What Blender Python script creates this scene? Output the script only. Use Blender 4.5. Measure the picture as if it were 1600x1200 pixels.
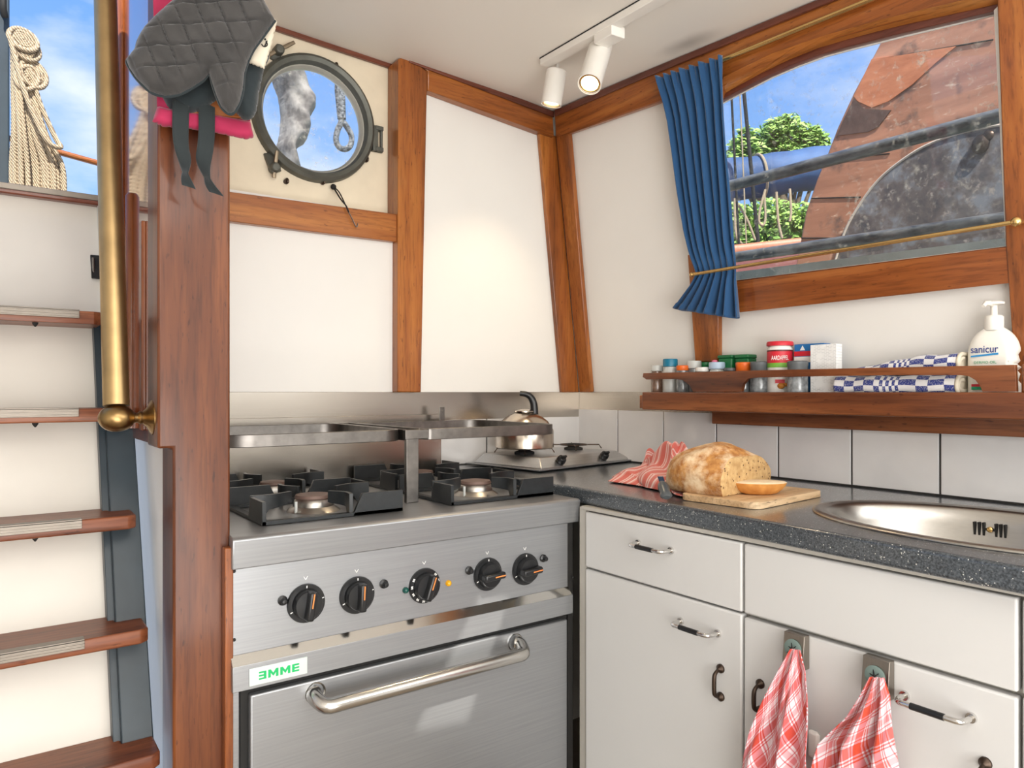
import bpy, bmesh, math, random
from mathutils import Vector, Matrix
from mathutils.geometry import tessellate_polygon
random.seed(7)
PI = math.pi
SC = bpy.context.scene
COL = SC.collection
for o in list(bpy.data.objects): bpy.data.objects.remove(o)

# ------------------------------------------------------------------ camera, world, sun, large lights, exposure
# the eye stands at the origin, z = 0 is eye height; floor is 1.12 m below.
# +Y runs towards the stove bulkhead, +X towards the boat's side with the window
YAW = math.radians(36)
SN, CS = math.sin(YAW), math.cos(YAW)
F, PX, PY = 1130.0, 800.0, 612.0
cam_d = bpy.data.cameras.new('camera'); cam_d.lens = F / 1600 * 36; cam_d.sensor_width = 36
cam_d.shift_y = 12 / 1600; cam_d.clip_start = .02; cam_d.clip_end = 400
cam = bpy.data.objects.new('camera', cam_d); COL.objects.link(cam)
cam.rotation_euler = (PI / 2, 0, -YAW)
SC.camera = cam

w = bpy.data.worlds.new('sky'); SC.world = w; w.use_nodes = True
nt = w.node_tree; nt.nodes.clear()
N = nt.nodes.new; L = nt.links.new
tc = N('ShaderNodeTexCoord'); sp = N('ShaderNodeSeparateXYZ'); L(tc.outputs['Generated'], sp.inputs[0])
gr = N('ShaderNodeValToRGB'); L(sp.outputs['Z'], gr.inputs[0])
gr.color_ramp.elements[0].position = 0.0; gr.color_ramp.elements[0].color = (.62, .74, .93, 1)
gr.color_ramp.elements[1].position = .55; gr.color_ramp.elements[1].color = (.10, .29, .80, 1)
e = gr.color_ramp.elements.new(.22); e.color = (.30, .52, .91, 1)
mp = N('ShaderNodeMapping'); mp.inputs['Scale'].default_value = (1.0, 1.0, 2.2); mp.inputs['Location'].default_value = (.35, .2, .1)
L(tc.outputs['Generated'], mp.inputs[0])
nz = N('ShaderNodeTexNoise'); nz.inputs['Scale'].default_value = 2.6; nz.inputs['Detail'].default_value = 7; nz.inputs['Roughness'].default_value = .55
L(mp.outputs[0], nz.inputs[0])
cr = N('ShaderNodeValToRGB'); L(nz.outputs[0], cr.inputs[0])
cr.color_ramp.elements[0].position = .46; cr.color_ramp.elements[0].color = (0, 0, 0, 1)
cr.color_ramp.elements[1].position = .68; cr.color_ramp.elements[1].color = (1, 1, 1, 1)
mx = N('ShaderNodeMix'); mx.data_type = 'RGBA'; L(cr.outputs[0], mx.inputs[0]); L(gr.outputs[0], mx.inputs[6]); mx.inputs[7].default_value = (.86, .90, .95, 1)
bg = N('ShaderNodeBackground'); L(mx.outputs[2], bg.inputs[0]); bg.inputs[1].default_value = 1.0
wo = N('ShaderNodeOutputWorld'); L(bg.outputs[0], wo.inputs[0])

def add_light(name, kind, loc, target, energy, color=(1, 1, 1), **kw):
    d = bpy.data.lights.new(name, kind); d.energy = energy; d.color = color
    for k, v in kw.items(): setattr(d, k, v)
    o = bpy.data.objects.new(name, d); COL.objects.link(o); o.location = loc
    o.rotation_euler = (Vector(target) - Vector(loc)).to_track_quat('-Z', 'Y').to_euler()
    return o
# the sun stands high behind the viewer; it shines through an opening added in the ceiling
SUN = Vector((-2.3, -8, 10))
add_light('sun', 'SUN', tuple(SUN), (0, 0, 0), 7.5, (1, .95, .86), angle=.008)
# added fill lights out of view that brighten the galley; no windows stand there
add_light('saloon_fill', 'AREA', (-.35, -1.5, .15), (.75, 1.6, .25), 28, (1, .985, .965), shape='RECTANGLE', size=2.0, size_y=1.4)
add_light('overhead_fill', 'AREA', (.35, -.25, .80), (.6, .35, -1), 7, (1, .98, .95), shape='RECTANGLE', size=.9, size_y=.7)
add_light('side_fill', 'AREA', (1.40, -.55, .45), (.45, 1.2, -.2), 7, (.93, .97, 1), shape='RECTANGLE', size=.9, size_y=.55)
add_light('ceiling_fill', 'AREA', (.2, -1.1, -.55), (.6, .9, .95), 27, (1, .985, .96), shape='RECTANGLE', size=1.3, size_y=1.3)

SC.view_settings.view_transform = 'Standard'; SC.view_settings.look = 'None'
SC.view_settings.gamma = 1; SC.view_settings.use_curve_mapping = False
SC.view_settings.exposure = 0.35
try:
    SC.cycles.max_bounces = 10; SC.cycles.transparent_max_bounces = 12; SC.cycles.sample_clamp_indirect = 6
except Exception: pass

# ------------------------------------------------------------------ measuring helpers (sight line through a photo point, cut by a real plane)
def V(*a): return Vector(a)
def ray(px, py):
    u = (px - PX) / F; q = (PY - py) / F
    return Vector((CS * u + SN, -SN * u + CS, q))
def pt(px, py, fwd): return ray(px, py) * fwd
def cut(px, py, n, d):
    r = ray(px, py); return r * (d / r.dot(Vector(n)))
YA, XB, KB = 1.877, 1.65, .13            # stove bulkhead; boat's side and how far it leans in
def atX(px, py, x): return cut(px, py, (1, 0, 0), x)
def atY(px, py, y): return cut(px, py, (0, 1, 0), y)
def atZ(px, py, z): return cut(px, py, (0, 0, 1), z)
def onA(px, py, off=0): return atY(px, py, YA - off)
def onB(px, py, off=0): return cut(px, py, (1, 0, KB), XB - off)
NB = Vector((-1, 0, -KB)).normalized()
def ceil_z(x, y): return .926 - .037 * (x - 1.536) + .048 * (y - 1.877)
def onC(px, py, off=0): return cut(px, py, (.037, -.048, 1), ceil_z(0, 0) - off)

# ------------------------------------------------------------------ materials
def lin(c):
    c = c / 255.0
    return c / 12.92 if c <= .04045 else ((c + .055) / 1.055) ** 2.4
def rgb(r, g, b): return (lin(r), lin(g), lin(b), 1)
class MT:
    def __init__(s, name):
        s.m = bpy.data.materials.new(name); s.m.use_nodes = True
        s.t = s.m.node_tree; s.b = s.t.nodes['Principled BSDF']
    def n(s, kind, **kw):
        x = s.t.nodes.new(kind)
        for k, v in kw.items():
            if k in x.inputs: x.inputs[k].default_value = v
            else: setattr(x, k, v)
        return x
    def l(s, a, b): s.t.links.new(a, b)
    def coord(s, scale=(1, 1, 1), rot=(0, 0, 0), which='Object', loc=(0, 0, 0)):
        c = s.n('ShaderNodeTexCoord'); m = s.n('ShaderNodeMapping')
        m.inputs['Scale'].default_value = scale; m.inputs['Rotation'].default_value = rot; m.inputs['Location'].default_value = loc
        s.l(c.outputs[which], m.inputs[0]); return m.outputs[0]
    def noise(s, vec, scale, detail=4, rough=.5):
        x = s.n('ShaderNodeTexNoise'); x.inputs['Scale'].default_value = scale; x.inputs['Detail'].default_value = detail; x.inputs['Roughness'].default_value = rough
        s.l(vec, x.inputs[0]); return x.outputs[0]
    def ramp(s, fac, stops, interp='LINEAR'):
        x = s.n('ShaderNodeValToRGB'); x.color_ramp.interpolation = interp
        el = x.color_ramp.elements
        el[0].position, el[0].color = stops[0]; el[1].position, el[1].color = stops[-1]
        for p, c in stops[1:-1]:
            q = el.new(p); q.color = c
        s.l(fac, x.inputs[0]); return x.outputs[0]
    def mix(s, fac, a, b, mode='MIX'):
        x = s.n('ShaderNodeMix'); x.data_type = 'RGBA'; x.blend_type = mode
        for sock, v in ((x.inputs[0], fac), (x.inputs[6], a), (x.inputs[7], b)):
            if hasattr(v, 'is_output'): s.l(v, sock)
            else: sock.default_value = v
        return x.outputs[2]
    def math(s, op, a, b=0.0, c=0.0):
        x = s.n('ShaderNodeMath'); x.operation = op
        for i, v in enumerate((a, b, c)):
            if hasattr(v, 'is_output'): s.l(v, x.inputs[i])
            else: x.inputs[i].default_value = v
        return x.outputs[0]
    def bump(s, h, strength=.2, dist=.002):
        x = s.n('ShaderNodeBump'); x.inputs['Strength'].default_value = strength; x.inputs['Distance'].default_value = dist
        s.l(h, x.inputs['Height']); s.l(x.outputs[0], s.b.inputs['Normal'])
    def set(s, color=None, rough=None, metal=None, coat=None, spec=None, sheen=None, coat_rough=None, trans=None, ior=None, aniso=None):
        for k, v in (('Base Color', color), ('Roughness', rough), ('Metallic', metal), ('Coat Weight', coat), ('Specular IOR Level', spec), ('Sheen Weight', sheen), ('Coat Roughness', coat_rough), ('Transmission Weight', trans), ('IOR', ior), ('Anisotropic', aniso)):
            if v is None: continue
            if hasattr(v, 'is_output'): s.l(v, s.b.inputs[k])
            else: s.b.inputs[k].default_value = v
        return s
_W = {}
def wood(tone, axis):
    """varnished hardwood, grain along x, y or z"""
    key = (tone, axis)
    if key in _W: return _W[key]
    tones = {'arch_lit': ((150, 84, 34), (190, 118, 52), (212, 148, 80)), 'beam': ((94, 48, 16), (150, 84, 34), (186, 118, 54)), 'post': ((50, 22, 10), (92, 46, 20), (128, 72, 34)),  # moulding tone lightened: window light painted into the wood colour
             'dark': ((66, 32, 24), (100, 52, 38), (130, 74, 54)), 'shelf': ((72, 36, 20), (124, 70, 38), (160, 100, 58)),
             'tread': ((84, 42, 28), (126, 72, 46), (162, 104, 72)), 'board': ((176, 136, 94), (214, 180, 138), (232, 206, 170)),
             'red': ((92, 44, 18), (142, 78, 34), (174, 106, 54))}
    a, b, c = tones[tone]
    t = MT(f'{tone} wood grain {axis}')
    k = {'x': (.07, 1, 1), 'y': (1, .07, 1), 'z': (1, 1, .07)}[axis]
    co = t.coord(k)
    n1 = t.noise(co, 14, 5, .6)
    base = t.ramp(n1, [(.28, rgb(*a)), (.50, rgb(*b)), (.74, rgb(*c))])
    n2 = t.noise(co, 160, 3, .6)
    fine = t.ramp(n2, [(.34, (.62, .58, .55, 1)), (.52, (1, 1, 1, 1))])
    col = t.mix(.8, base, fine, 'MULTIPLY')
    k2 = {'x': (.25, 1, 1), 'y': (1, .25, 1), 'z': (1, 1, .25)}[axis]
    n3 = t.noise(t.coord(k2, loc=(3, 1, 2)), 150, 2, .5)      # dark open pores
    pores = t.ramp(n3, [(.27, (.35, .3, .28, 1)), (.34, (1, 1, 1, 1))])
    col = t.mix(.7, col, pores, 'MULTIPLY')
    t.set(col, .38, 0, spec=.35, coat={'tread': .1, 'board': .0, 'post': .3}.get(tone, .45), coat_rough=.12)
    if tone == 'board': t.set(rough=.55)
    t.bump(n2, .12, .001)
    _W[key] = t.m; return t.m
def plain(name, c, rough=.5, metal=0, coat=0, var=.06, scale=30, bump=0, spec=.5, sheen=0):
    t = MT(name); co = t.coord(); n = t.noise(co, scale, 4)
    lo = tuple(x * (1 - var) for x in rgb(*c)[:3]) + (1,); hi = tuple(min(1, x * (1 + var)) for x in rgb(*c)[:3]) + (1,)
    t.set(t.ramp(n, [(.3, lo), (.7, hi)]), rough, metal, coat=coat, spec=spec, sheen=sheen)
    if bump: t.bump(t.noise(co, scale * 6, 3), bump, .002)
    return t.m
def steel(name, c=(196, 192, 186), rough=.28, axis='x', streak=.10):
    t = MT(name); k = {'x': (.02, 1, 1), 'y': (1, .02, 1), 'z': (1, 1, .02)}[axis]
    n = t.noise(t.coord(k), 300, 2); s = t.noise(t.coord(), 7, 4)
    lo = tuple(x * (1 - streak) for x in rgb(*c)[:3]) + (1,)
    t.set(t.ramp(n, [(.3, lo), (.7, rgb(*c))]), rough, .80 if rough > .3 else 1.0)
    return t.m
def uvmat(name): return MT(name)

M = {}
M['white_panel'] = plain('white laminate panel', (232, 229, 223), .38, var=.015, scale=4)
M['ceiling'] = plain('ceiling white paint', (236, 231, 222), .55, var=.012, scale=3)
M['cream'] = plain('cream painted plate', (226, 213, 188), .5, var=.05, scale=14, bump=.05)
M['tread_white'] = plain('white painted ladder board', (214, 209, 200), .5, var=.04, scale=6, bump=.05)
M['cab'] = plain('cabinet white front', (200, 199, 197), .42, var=.012, scale=5)
M['carcass'] = plain('cabinet carcass', (176, 172, 164), .5, var=.02)
M['gapdark'] = plain('dark recess', (30, 29, 28), .8)
M['steel'] = steel('brushed steel', (162, 164, 167), .38, 'x')
M['steel_splash'] = steel('splashback steel', (176, 169, 160), .25, 'x', .05)
M['steel_bright'] = steel('polished steel', (220, 219, 216), .12, 'x', .03)
M['sink_steel'] = steel('sink steel', (180, 176, 170), .30, 'y', .05)
M['bar_steel'] = plain('worn flat bar steel', (122, 118, 114), .38, 1.0, var=.2, scale=40)
M['chrome'] = plain('chrome', (215, 213, 210), .12, 1.0, var=.02)
M['black_plastic'] = plain('black plastic', (22, 23, 25), .3, var=.1)
M['castiron'] = plain('black enamelled cast iron', (34, 37, 39), .36, var=.2, scale=60, bump=.1)
M['burner_cap'] = plain('burner cap', (112, 92, 84), .55, .3, var=.15)
M['alu'] = plain('cast aluminium', (172, 168, 162), .35, 1.0, var=.12)
M['brass'] = plain('worn brass', (178, 150, 106), .38, .95, var=.14, scale=18)
M['old_brass'] = plain('old dull brass', (150, 122, 80), .3, 1.0, var=.2, scale=40)
M['bright_brass'] = plain('polished brass rod', (226, 190, 124), .25, .9, var=.05)
M['bronze'] = plain('dark bronze', (74, 62, 54), .4, .9, var=.15)
M['porthole'] = plain('weathered gunmetal', (98, 99, 92), .5, .55, var=.16, scale=30, bump=.15)
M['blueblack'] = plain('blue black painted steel', (44, 56, 64), .38, 0, var=.18, scale=12, bump=.05)
M['nosing'] = plain('ribbed grey strip', (134, 126, 116), .4, .6, var=.08)
M['magenta'] = plain('magenta cloth', (168, 28, 74), .8, var=.12, scale=20, sheen=.3)
M['strap'] = plain('black cotton strap', (30, 38, 40), .85, var=.1, sheen=.2)
M['mitt'] = plain('grey brown quilted cotton', (54, 52, 51), .85, var=.26, scale=26, bump=.35, sheen=.3)
M['mitt_dark'] = plain('dark teal mitt cotton', (26, 37, 41), .85, var=.14, scale=22, bump=.2, sheen=.3)
M['cream_cloth'] = plain('cream cloth', (214, 204, 184), .85)
M['lamp_white'] = plain('lamp white', (238, 234, 226), .4, var=.01)
M['kettle'] = plain('kettle steel', (196, 184, 170), .2, 1.0, var=.05)
M['grey_plastic'] = plain('grey plastic', (92, 96, 98), .45)
M['white_plastic'] = plain('white plastic', (236, 234, 228), .35, var=.01)
M['bottle_white'] = plain('bottle white', (240, 236, 226), .32, var=.01)
M['ink_blue'] = plain('navy ink', (36, 58, 128), .5)
M['ink_cyan'] = plain('light blue ink', (40, 140, 200), .5)
M['ink_green'] = plain('green ink', (30, 160, 110), .5)
M['emme_green'] = plain('bright green ink', (0, 176, 96), .5)
M['red_label'] = plain('red label', (206, 36, 52), .45)
M['white_ink'] = plain('white ink', (240, 240, 236), .5)
M['orange_ink'] = plain('orange ink', (226, 132, 66), .5)
M['green_plastic'] = plain('green tub', (26, 112, 62), .4, var=.2)
M['lime'] = plain('lime label', (118, 178, 60), .5)
M['orange_cap'] = plain('orange cap', (232, 108, 34), .4)
M['teal_cap'] = plain('teal cap', (20, 116, 146), .4)
M['blue_box'] = plain('blue carton', (32, 112, 178), .5)
M['salt_grey'] = plain('clear jar with pepper and salt', (122, 126, 128), .15, coat=.5, var=.5, scale=80)
M['spice_brown'] = plain('clear jar with brown spice', (122, 96, 80), .2, coat=.5, var=.4, scale=60)
M['frost'] = plain('frosted lid', (196, 198, 194), .3, var=.08)
M['pink'] = plain('pink plastic', (232, 120, 150), .4)
M['yellow_lens'] = plain('yellow lens', (220, 160, 20), .2)
M['green_lens'] = plain('dark green lens', (18, 74, 66), .2)
M['rubber_green'] = plain('grey green rubber', (110, 128, 122), .6)
M['holder_steel'] = steel('holder steel', (150, 143, 134), .3, 'z')
M['rope'] = None
M['glaze'] = None

# rope with twisted lay
t = MT('beige twisted rope'); wv = t.n('ShaderNodeTexWave'); t.l(t.coord((1, 1, 1), (0, .6, .6)), wv.inputs[0]); wv.inputs['Scale'].default_value = 70; wv.inputs['Distortion'].default_value = 3
t.set(t.ramp(wv.outputs[0], [(.1, rgb(140, 120, 96)), (.6, rgb(190, 174, 148))]), .9); t.bump(wv.outputs[0], .6, .004); M['rope'] = t.m
# glass pane
def glass(name, dirt, tint=(1, 1, 1, 1)):
    t = MT(name); t.t.nodes.remove(t.b)
    tr = t.n('ShaderNodeBsdfTransparent'); tr.inputs[0].default_value = tint
    gl = t.n('ShaderNodeBsdfGlossy'); gl.inputs['Roughness'].default_value = .02
    fr = t.n('ShaderNodeFresnel'); fr.inputs[0].default_value = 1.45
    m1 = t.n('ShaderNodeMixShader'); t.l(fr.outputs[0], m1.inputs[0]); t.l(tr.outputs[0], m1.inputs[1]); t.l(gl.outputs[0], m1.inputs[2])
    df = t.n('ShaderNodeBsdfDiffuse'); df.inputs[0].default_value = rgb(225, 225, 215)
    n1 = t.noise(t.coord(), 60, 6, .7); n2 = t.noise(t.coord((1, 1, 1), loc=(4, 2, 1)), 5, 4, .6)
    d = t.math('MULTIPLY', t.ramp(n1, [(.55, (0, 0, 0, 1)), (.66, (1, 1, 1, 1))]), t.ramp(n2, [(.38, (0, 0, 0, 1)), (.70, (1, 1, 1, 1))]))
    d = t.math('MULTIPLY_ADD', d, dirt, .02)
    m2 = t.n('ShaderNodeMixShader'); t.l(d, m2.inputs[0]); t.l(m1.outputs[0], m2.inputs[1]); t.l(df.outputs[0], m2.inputs[2])
    t.l(m2.outputs[0], t.t.nodes['Material Output'].inputs[0]); return t.m
M['pane'] = glass('salt specked window glass', .5)
M['port_pane'] = glass('spotted porthole glass', .6)
# worktop
t = MT('speckled grey worktop'); co = t.coord()
vo = t.n('ShaderNodeTexVoronoi'); vo.inputs['Scale'].default_value = 240; t.l(co, vo.inputs[0])
sp1 = t.ramp(vo.outputs['Distance'], [(.17, (1, 1, 1, 1)), (.26, (0, 0, 0, 1))])
nn = t.noise(co, 150, 2); msk = t.math('MULTIPLY', sp1, t.ramp(nn, [(.52, (0, 0, 0, 1)), (.60, (1, 1, 1, 1))]))
basec = t.ramp(t.noise(co, 340, 3), [(.35, rgb(36, 41, 46)), (.65, rgb(84, 90, 95))])
t.set(t.mix(msk, basec, rgb(215, 215, 208)), .28, 0, coat=.7, coat_rough=.14); M['counter'] = t.m
# tiles
t = MT('glossy pale tile'); n = t.noise(t.coord(), 6, 4)
t.set(t.ramp(n, [(.3, rgb(212, 211, 211)), (.7, rgb(226, 225, 224))]), .14); t.bump(t.noise(t.coord(), 9, 2), .12, .003); M['tile'] = t.m
M['grout'] = plain('dark grey grout', (58, 55, 52), .8)
# emitters
def emit(name, c, s):
    t = MT(name); t.set(rgb(*c)); t.b.inputs['Emission Color'].default_value = rgb(*c); t.b.inputs['Emission Strength'].default_value = s; return t.m
M['lamp_on'] = emit('lamp glow', (255, 232, 178), 6)
M['lamp_dim'] = emit('lamp glow seen edge on', (255, 244, 214), 3)
# tea towel plaids, on cloth coordinates
def stripes(t, sock, n, stops):
    f = t.math('FRACT', t.math('MULTIPLY', sock, n)); return t.ramp(f, [(p, (v, v, v, 1)) for p, v in stops], 'CONSTANT')
def plaid(name, rot, n, red):
    t = MT(name); sp = t.n('ShaderNodeSeparateXYZ'); t.l(t.coord((1, 1, 1), (0, 0, rot), 'UV'), sp.inputs[0])
    st = [(0, .95), (.26, .0), (.30, .9), (.34, .0), (.38, .9), (.42, .05), (.60, .8), (.63, .05), (.68, .55), (.84, .05), (.90, .8), (.93, .05)]
    a = stripes(t, sp.outputs[0], n, st); b = stripes(t, sp.outputs[1], n * .9, st)
    v = t.math('MULTIPLY', t.math('ADD', a, b), .5)
    col = t.ramp(v, [(.05, rgb(222, 212, 216)), (.45, rgb(208, 130, 138)), (.9, rgb(*red))])
    t.set(col, .85, sheen=.2); t.bump(t.noise(t.coord((1, 1, 1), which='UV'), 900, 2), .1, .001); return t.m
M['plaid_a'] = plaid('pink white plaid cotton', .6, 4.2, (190, 62, 46))
M['plaid_b'] = plaid('orange red plaid cotton', .3, 3.4, (200, 68, 40))
t = MT('red white striped cotton'); sp = t.n('ShaderNodeSeparateXYZ'); t.l(t.coord((1, 1, 1), (0, 0, .3), 'UV'), sp.inputs[0])
a = stripes(t, sp.outputs[0], 9, [(0, .9), (.35, .1), (.42, .75), (.5, .15), (.58, .8), (.8, .1), (.9, .6)])
t.set(t.ramp(a, [(0, rgb(240, 214, 206)), (.95, rgb(214, 92, 76))]), .85, sheen=.2); M['striped'] = t.m
t = MT('blue white checked terry'); sp = t.n('ShaderNodeSeparateXYZ'); t.l(t.coord((1, 1, 1), which='UV'), sp.inputs[0])
a = stripes(t, sp.outputs[0], 1, [(0, 0), (.09, 1), (.18, 0), (.27, 1), (.36, 0), (.41, 1), (.435, 0), (.46, 1), (.485, 0), (.51, 1), (.535, 0), (.56, 1), (.70, 0), (.80, 1), (.92, 0)])
b = stripes(t, sp.outputs[1], 3, [(0, 0), (.5, 1)])
x = t.math('ABSOLUTE', t.math('SUBTRACT', a, b))
nnz = t.noise(t.coord(), 420, 2)
t.set(t.mix(t.math('MULTIPLY', x, t.ramp(nnz, [(.32, (.55, .55, .55, 1)), (.5, (1, 1, 1, 1))])), rgb(226, 224, 224), rgb(36, 52, 128)), .95, sheen=.3)
t.bump(nnz, .5, .003); M['terry'] = t.m
t = MT('deep blue curtain cloth'); co = t.coord((1, 1, 1), which='UV'); n = t.noise(co, 600, 2)
t.set(t.ramp(n, [(.3, rgb(16, 64, 108)), (.7, rgb(26, 84, 132))]), .8, sheen=.4); t.bump(n, .08, .001); M['curtain'] = t.m
# bread
t = MT('floured bread crust'); co = t.coord(); n1 = t.noise(co, 16, 6, .65); n2 = t.noise(co, 70, 4, .6)
c1 = t.ramp(n2, [(.3, rgb(152, 92, 40)), (.7, rgb(206, 150, 84))])
t.set(t.mix(t.ramp(n1, [(.44, (0, 0, 0, 1)), (.62, (1, 1, 1, 1))]), c1, rgb(232, 208, 172)), .8); t.bump(n1, .5, .006); M['crust'] = t.m
t = MT('golden lower crust'); n1 = t.noise(t.coord(), 40, 4); t.set(t.ramp(n1, [(.3, rgb(184, 116, 48)), (.7, rgb(222, 160, 84))]), .7); t.bump(n1, .2, .003); M['crust_gold'] = t.m
t = MT('seeded brown crumb'); co = t.coord(); v = t.n('ShaderNodeTexVoronoi'); v.inputs['Scale'].default_value = 130; t.l(co, v.inputs[0])
sd = t.math('MULTIPLY', t.ramp(v.outputs['Distance'], [(.20, (1, 1, 1, 1)), (.30, (0, 0, 0, 1))]), t.ramp(t.noise(co, 60, 2), [(.5, (0, 0, 0, 1)), (.56, (1, 1, 1, 1))]))
t.set(t.mix(sd, t.ramp(t.noise(co, 90, 4), [(.3, rgb(176, 138, 88)), (.7, rgb(206, 172, 120))]), rgb(84, 52, 32)), .85); t.bump(t.noise(co, 140, 3), .5, .003); M['crumb'] = t.m
M['crumb_pale'] = plain('pale crumb', (232, 210, 176), .85, var=.06, scale=90, bump=.4)

# ------------------------------------------------------------------ mesh builder
class MB:
    def __init__(s): s.v = []; s.f = []; s.uv = {}
    def add(s, vs, fs, uvs=None):
        k = len(s.v); s.v += [Vector(a) for a in vs]
        for f in fs:
            if uvs is not None: s.uv[len(s.f)] = [uvs[i] for i in f]
            s.f.append(tuple(k + i for i in f))
        return s
    def box(s, lo, hi):
        x0, y0, z0 = lo; x1, y1, z1 = hi
        return s.add([(x0, y0, z0), (x1, y0, z0), (x1, y1, z0), (x0, y1, z0), (x0, y0, z1), (x1, y0, z1), (x1, y1, z1), (x0, y1, z1)],
                     [(0, 3, 2, 1), (4, 5, 6, 7), (0, 1, 5, 4), (1, 2, 6, 5), (2, 3, 7, 6), (3, 0, 4, 7)])
    def obox(s, c, ax, ay, az):
        """box about c with half-axes ax, ay, az (vectors)"""
        c, ax, ay, az = map(Vector, (c, ax, ay, az)); vs = []
        for k in (-1, 1):
            for i, j in ((-1, -1), (1, -1), (1, 1), (-1, 1)): vs.append(c + ax * i + ay * j + az * k)
        return s.add(vs, [(0, 3, 2, 1), (4, 5, 6, 7), (0, 1, 5, 4), (1, 2, 6, 5), (2, 3, 7, 6), (3, 0, 4, 7)])
    def prism(s, outer, vec, holes=()):
        """solid slab: outline (any shape, flat), holes, thickness vector"""
        vec = Vector(vec); loops = [[Vector(p) for p in outer]] + [[Vector(p) for p in h] for h in holes]
        flat = [p for lp in loops for p in lp]; n = len(flat)
        tris = tessellate_polygon(loops)
        fs = [tuple(t) for t in tris] + [tuple(n + i for i in reversed(t)) for t in tris]
        k = 0
        for lp in loops:
            m = len(lp)
            for i in range(m):
                a, b = k + i, k + (i + 1) % m; fs.append((a, b, n + b, n + a))
            k += m
        return s.add(flat + [p + vec for p in flat], fs)
    def cyl(s, p0, p1, r0, r1=None, n=20, caps=True):
        return s.tube([p0, p1], [r0, r0 if r1 is None else r1], n, caps=caps)
    def tube(s, path, r, n=10, closed=False, caps=True, flat=1.0, up=None):
        path = [Vector(p) for p in path]; m = len(path)
        rs = r if isinstance(r, (list, tuple)) else [r] * m
        vs = []; prev = None
        for i, p in enumerate(path):
            a = path[(i - 1) % m] if (closed or i > 0) else p; b = path[(i + 1) % m] if (closed or i < m - 1) else p
            d = (b - a)
            d = d.normalized() if d.length > 1e-9 else Vector((0, 0, 1))
            if prev is None:
                h = Vector(up) if up else (Vector((0, 0, 1)) if abs(d.z) < .9 else Vector((1, 0, 0)))
                x = (h - d * h.dot(d)).normalized()
            else: x = (prev - d * prev.dot(d)).normalized()
            prev = x; y = d.cross(x)
            for k in range(n):
                t_ = 2 * PI * k / n; vs.append(p + x * (math.cos(t_) * rs[i]) + y * (math.sin(t_) * rs[i] * flat))
        fs = []
        for i in range(m if closed else m - 1):
            j = (i + 1) % m
            for k in range(n): fs.append((i * n + k, i * n + (k + 1) % n, j * n + (k + 1) % n, j * n + k))
        if caps and not closed: fs += [tuple(reversed(range(n))), tuple((m - 1) * n + k for k in range(n))]
        return s.add(vs, fs)
    def lathe(s, prof, c=(0, 0, 0), axis=(0, 0, 1), n=28, ref=None):
        """prof: (radius, height along axis)"""
        c = Vector(c); z = Vector(axis).normalized(); h = Vector(ref) if ref else (Vector((1, 0, 0)) if abs(z.x) < .9 else Vector((0, 1, 0)))
        x = (h - z * h.dot(z)).normalized(); y = z.cross(x); vs = []; fs = []; m = len(prof)
        for r, q in prof:
            for k in range(n):
                t_ = 2 * PI * k / n; vs.append(c + z * q + x * (math.cos(t_) * max(r, 1e-5)) + y * (math.sin(t_) * max(r, 1e-5)))
        for i in range(m - 1):
            for k in range(n): fs.append((i * n + k, i * n + (k + 1) % n, (i + 1) * n + (k + 1) % n, (i + 1) * n + k))
        return s.add(vs, fs)
    def torus(s, c, R, r, axis, n=32, m=8, a0=0, a1=2 * PI):
        c = Vector(c); z = Vector(axis).normalized(); h = Vector((0, 0, 1)) if abs(z.z) < .9 else Vector((1, 0, 0))
        x = (h - z * h.dot(z)).normalized(); y = z.cross(x); full = abs(a1 - a0 - 2 * PI) < 1e-6
        k = n if full else n + 1
        return s.tube([c + (x * math.cos(a0 + (a1 - a0) * i / n) + y * math.sin(a0 + (a1 - a0) * i / n)) * R for i in range(k)], r, m, closed=full)
    def grid(s, fn, nu, nv, close_u=False):
        vs = []; uv = []
        for j in range(nv + 1):
            for i in range(nu + (0 if close_u else 1)):
                vs.append(fn(i / nu, j / nv)); uv.append((i / nu, j / nv))
        W = nu if close_u else nu + 1
        fs = [(j * W + i, j * W + (i + 1) % W, (j + 1) * W + (i + 1) % W, (j + 1) * W + i) for j in range(nv) for i in range(nu)]
        return s.add(vs, fs, uv)
    def ball(s, c, r, n=14, sc=(1, 1, 1)):
        c = Vector(c)
        return s.grid(lambda u, v: c + Vector((math.cos(u * 2 * PI) * math.sin(v * PI) * r * sc[0], math.sin(u * 2 * PI) * math.sin(v * PI) * r * sc[1], -math.cos(v * PI) * r * sc[2])), n, max(6, n // 2), True)

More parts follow.
